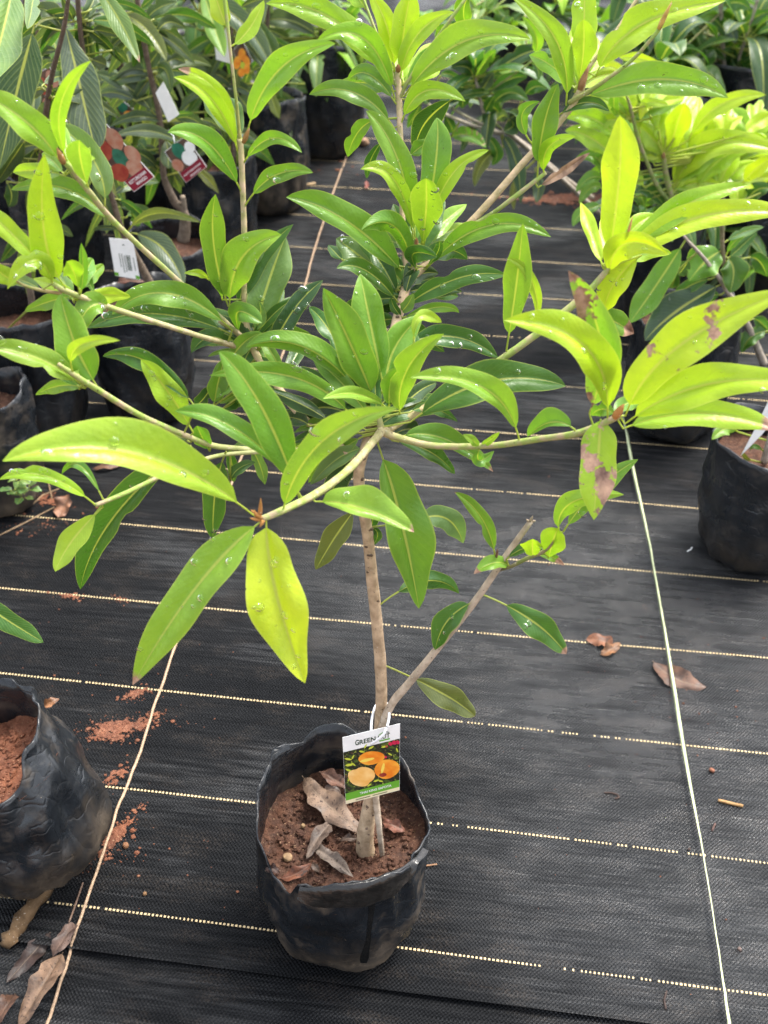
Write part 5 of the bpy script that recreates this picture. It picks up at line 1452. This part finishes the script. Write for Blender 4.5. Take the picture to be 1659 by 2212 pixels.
dead("upright pinkish dead leaf by the muddy bag", 'F4', (350, 1618), (385, 1545), (420, 1475), 55, (.5, .27, .17), None, 25, (0, .01, .03))
dead("brown leaf scrap on the mat beneath the long front leaf", 'F4', (560, 1320), (640, 1305), (740, 1298), 24, (.36, .2, .13), None, 20)
dead("dry leaf sticking out of the tilted bag opening", 'G8', (262, 280), (310, 245), (362, 222), 30, (.45, .22, .1), None, 30, (.16, .17, .17))
dead("red brown leaf poking from under the tilted bag", 'G8', (-60, 1280), (10, 1310), (80, 1330), 48, (.33, .14, .1), None, 20)
dead("large pale mottled dead leaf crumpled beside the twine", 'G8', (385, 1775), (260, 1985), (110, 2230), 95, (.38, .26, .18), None, 50, (.004, .022, .006))
dead("curled grey dead leaf above the pale mottled one", 'G8', (468, 1610), (400, 1680), (325, 1800), 60, (.26, .18, .15), None, 58, (.006, .014, .008))
dead("dark rotted leaf pressed to the mat under the mottled leaf", 'G8', (310, 1650), (190, 1790), (40, 1960), 62, (.07, .045, .04), None, 6, (0, .001, 0))
dead("brown crumpled leaf in the corner beside the mottled leaf", 'G8', (90, 2030), (40, 2110), (-40, 2230), 60, (.22, .12, .08), None, 58, (.004, .02, .004))
dead("red dead leaf at the foot of the mango stem with the barcode label", 'G1', (330, 2020), (450, 2000), (640, 2010), 50, (.2, .08, .05), .31, 30, (0, .006, 0))
dead("small red dead leaf on the mat between the twine and the centre sapling", 'F2', (700, 1090), (705, 1115), (700, 1140), 14, (.4, .12, .09), None, 20)
def stick(name, label, cat, pts, r, mat, col=None, knob=.3):
    v = [G(*fx(f, x, y)) for f, x, y in pts]; col = tuple(q*.62 for q in col) if col else None
    v = [Vector((p.x, p.y, zmat(p.x, p.y)+r*.9)) for p in v]; vv = []
    for i in range(len(v)-1): vv += [v[i].lerp(v[i+1], t) for t in (0, .2, .4, .6, .8)]
    vv.append(v[-1]); org = vv[0].copy(); o = link(name, tube_mesh(name, [p-org for p in vv], [r*(.75 if i in (0, len(vv)-1) else 1) for i in range(len(vv))], 9, knob), mat, None, col); o.location = org; o["green"] = 0.; return tag(o, label, cat)
stick("stick", "thick mud flecked stick poking from under the tilted bag", "stick", [('G8', 320, 1390), ('G8', 180, 1590), ('G8', 45, 1772)], .0105, BARK, (.24, .15, .075), .9)
stick("twig", "short tan twig lying on the mat right of the strap", "twig", [('O', 1548, 1740), ('O', 1575, 1746), ('O', 1602, 1753)], .0026, BARK, (.5, .3, .13), .5)
stick("twig", "dark curled twig on the wet mat", "twig", [('O', 1303, 1723), ('O', 1318, 1723), ('O', 1332, 1727), ('O', 1335, 1734), ('O', 1326, 1736)], .0012, BARK, (.08, .05, .04))
stick("twig", "thin black twig beside the strap end of the mat", "twig", [('O', 1437, 2152), ('O', 1432, 2170), ('O', 1436, 2190)], .0015, BARK, (.06, .04, .035))
stick("twig", "thin reddish root lying beside the main bag", "root", [('E', 1160, 1008), ('E', 1215, 1028), ('E', 1278, 1020)], .0011, BARK, (.45, .26, .15))
stick("twig", "small brown splinter beside the pale strap", "twig", [('O', 1542, 1790), ('O', 1535, 1806)], .0016, BARK, (.14, .08, .07))
stick("twig", "thin dry stalk leaning between the mottled leaf and the tilted bag", "twig", [('G8', 515, 1375), ('G8', 480, 1480), ('G8', 430, 1620)], .0013, BARK, (.3, .2, .15))
stick("twig", "tan straw on the mat behind the twine", "twig", [('F2', 325, 1145), ('F2', 395, 1130)], .004, BARK, (.5, .36, .2))
stick("twig", "pale straw sliver on the dark mat near the wide bag", "straw", [('F9', 1165, 340), ('F9', 1190, 325), ('F9', 1195, 310)], .0012, PAPER)
stick("twig", "short red brown bark chip on the mat below the strap", "bark", [('O', 1530, 1672), ('O', 1540, 1678)], .0032, BARK, (.3, .12, .07))
def pebble(label, frame, x, y, r, z, col):
    V, F = [], []; c = G(*fx(frame, x, y), z) if z else G(*fx(frame, x, y)); zz = z if z else zmat(c.x, c.y); lump(V, F, (0, 0, r*.4), r, .75, x*.01)
    o = link("pebble", mesh("pebble", V, F, True), plain("stone", tuple(q*.5 for q in col), .7, .3, 200, .3)); o.location = (c.x, c.y, zz); md = o.modifiers.new("round", 'SUBSURF'); md.levels = 1; md.render_levels = 2
    return tag(o, label, "pebble")
pebble("tan pebble on the potting soil near the rim notch", 'E', 378, 958, .0078, SZ-.002, (.5, .32, .17)); pebble("small ochre pebble on the potting soil left of the large dead leaf", 'E', 470, 765, .004, SZ, (.4, .26, .13))
pebble("brown clod on the mat near the tilted bag", 'G8', 775, 1152, .0062, None, (.36, .17, .08)); pebble("small ochre clod on the mat near the twine", 'G8', 892, 1442, .004, None, (.4, .22, .1))
pebble("dark clod on the mat right of the strap", 'O', 1486, 1847, .003, None, (.08, .05, .04)); pebble("grey brown clod on the mat right of the strap near the front", 'O', 1594, 2062, .004, None, (.2, .14, .12))
pebble("pale stone beside the upright black bag at the back", 'F2', 685, 885, .022, None, (.5, .3, .18))
# weeds and dry grass at the muddy bag
wd = thing("weed", "tiny pale green weed growing at the muddy bag", "weed", G(45, 1075)); wd.location.z = zmat(wd.location.x, wd.location.y)
ws = stem(wd, "s", 'O', [(45, 1078, 1.74, 1.2), (44, 1060, 1.735, 1.1), (42, 1040, 1.735, .9)], (.12, .2, .05), 1., "stem")
for k, (x, y, n) in enumerate(((42, 1040, 6), (60, 1058, 5), (30, 1065, 5), (50, 1075, 5))): whorl(ws, x, y, 1.735, n, .022, 'p', wid=.7, elev=(0, 30), droop=.1, seed=90+k)
for k, (lab, pts) in enumerate((("dry grass stalk curving at the foot of the muddy bag", [(85, 985), (105, 1045), (115, 1090)]), ("long dry stem lying at the foot of the muddy bag", [(-10, 1172), (55, 1140), (120, 1108)]), ("thin dry straw beside the pinkish dead leaf", [(70, 1105), (95, 1080), (130, 1066)]))):
    stick("straw", lab, "straw", [('O', *p) for p in pts], .0014, BARK, (.36, .25, .15), .1)
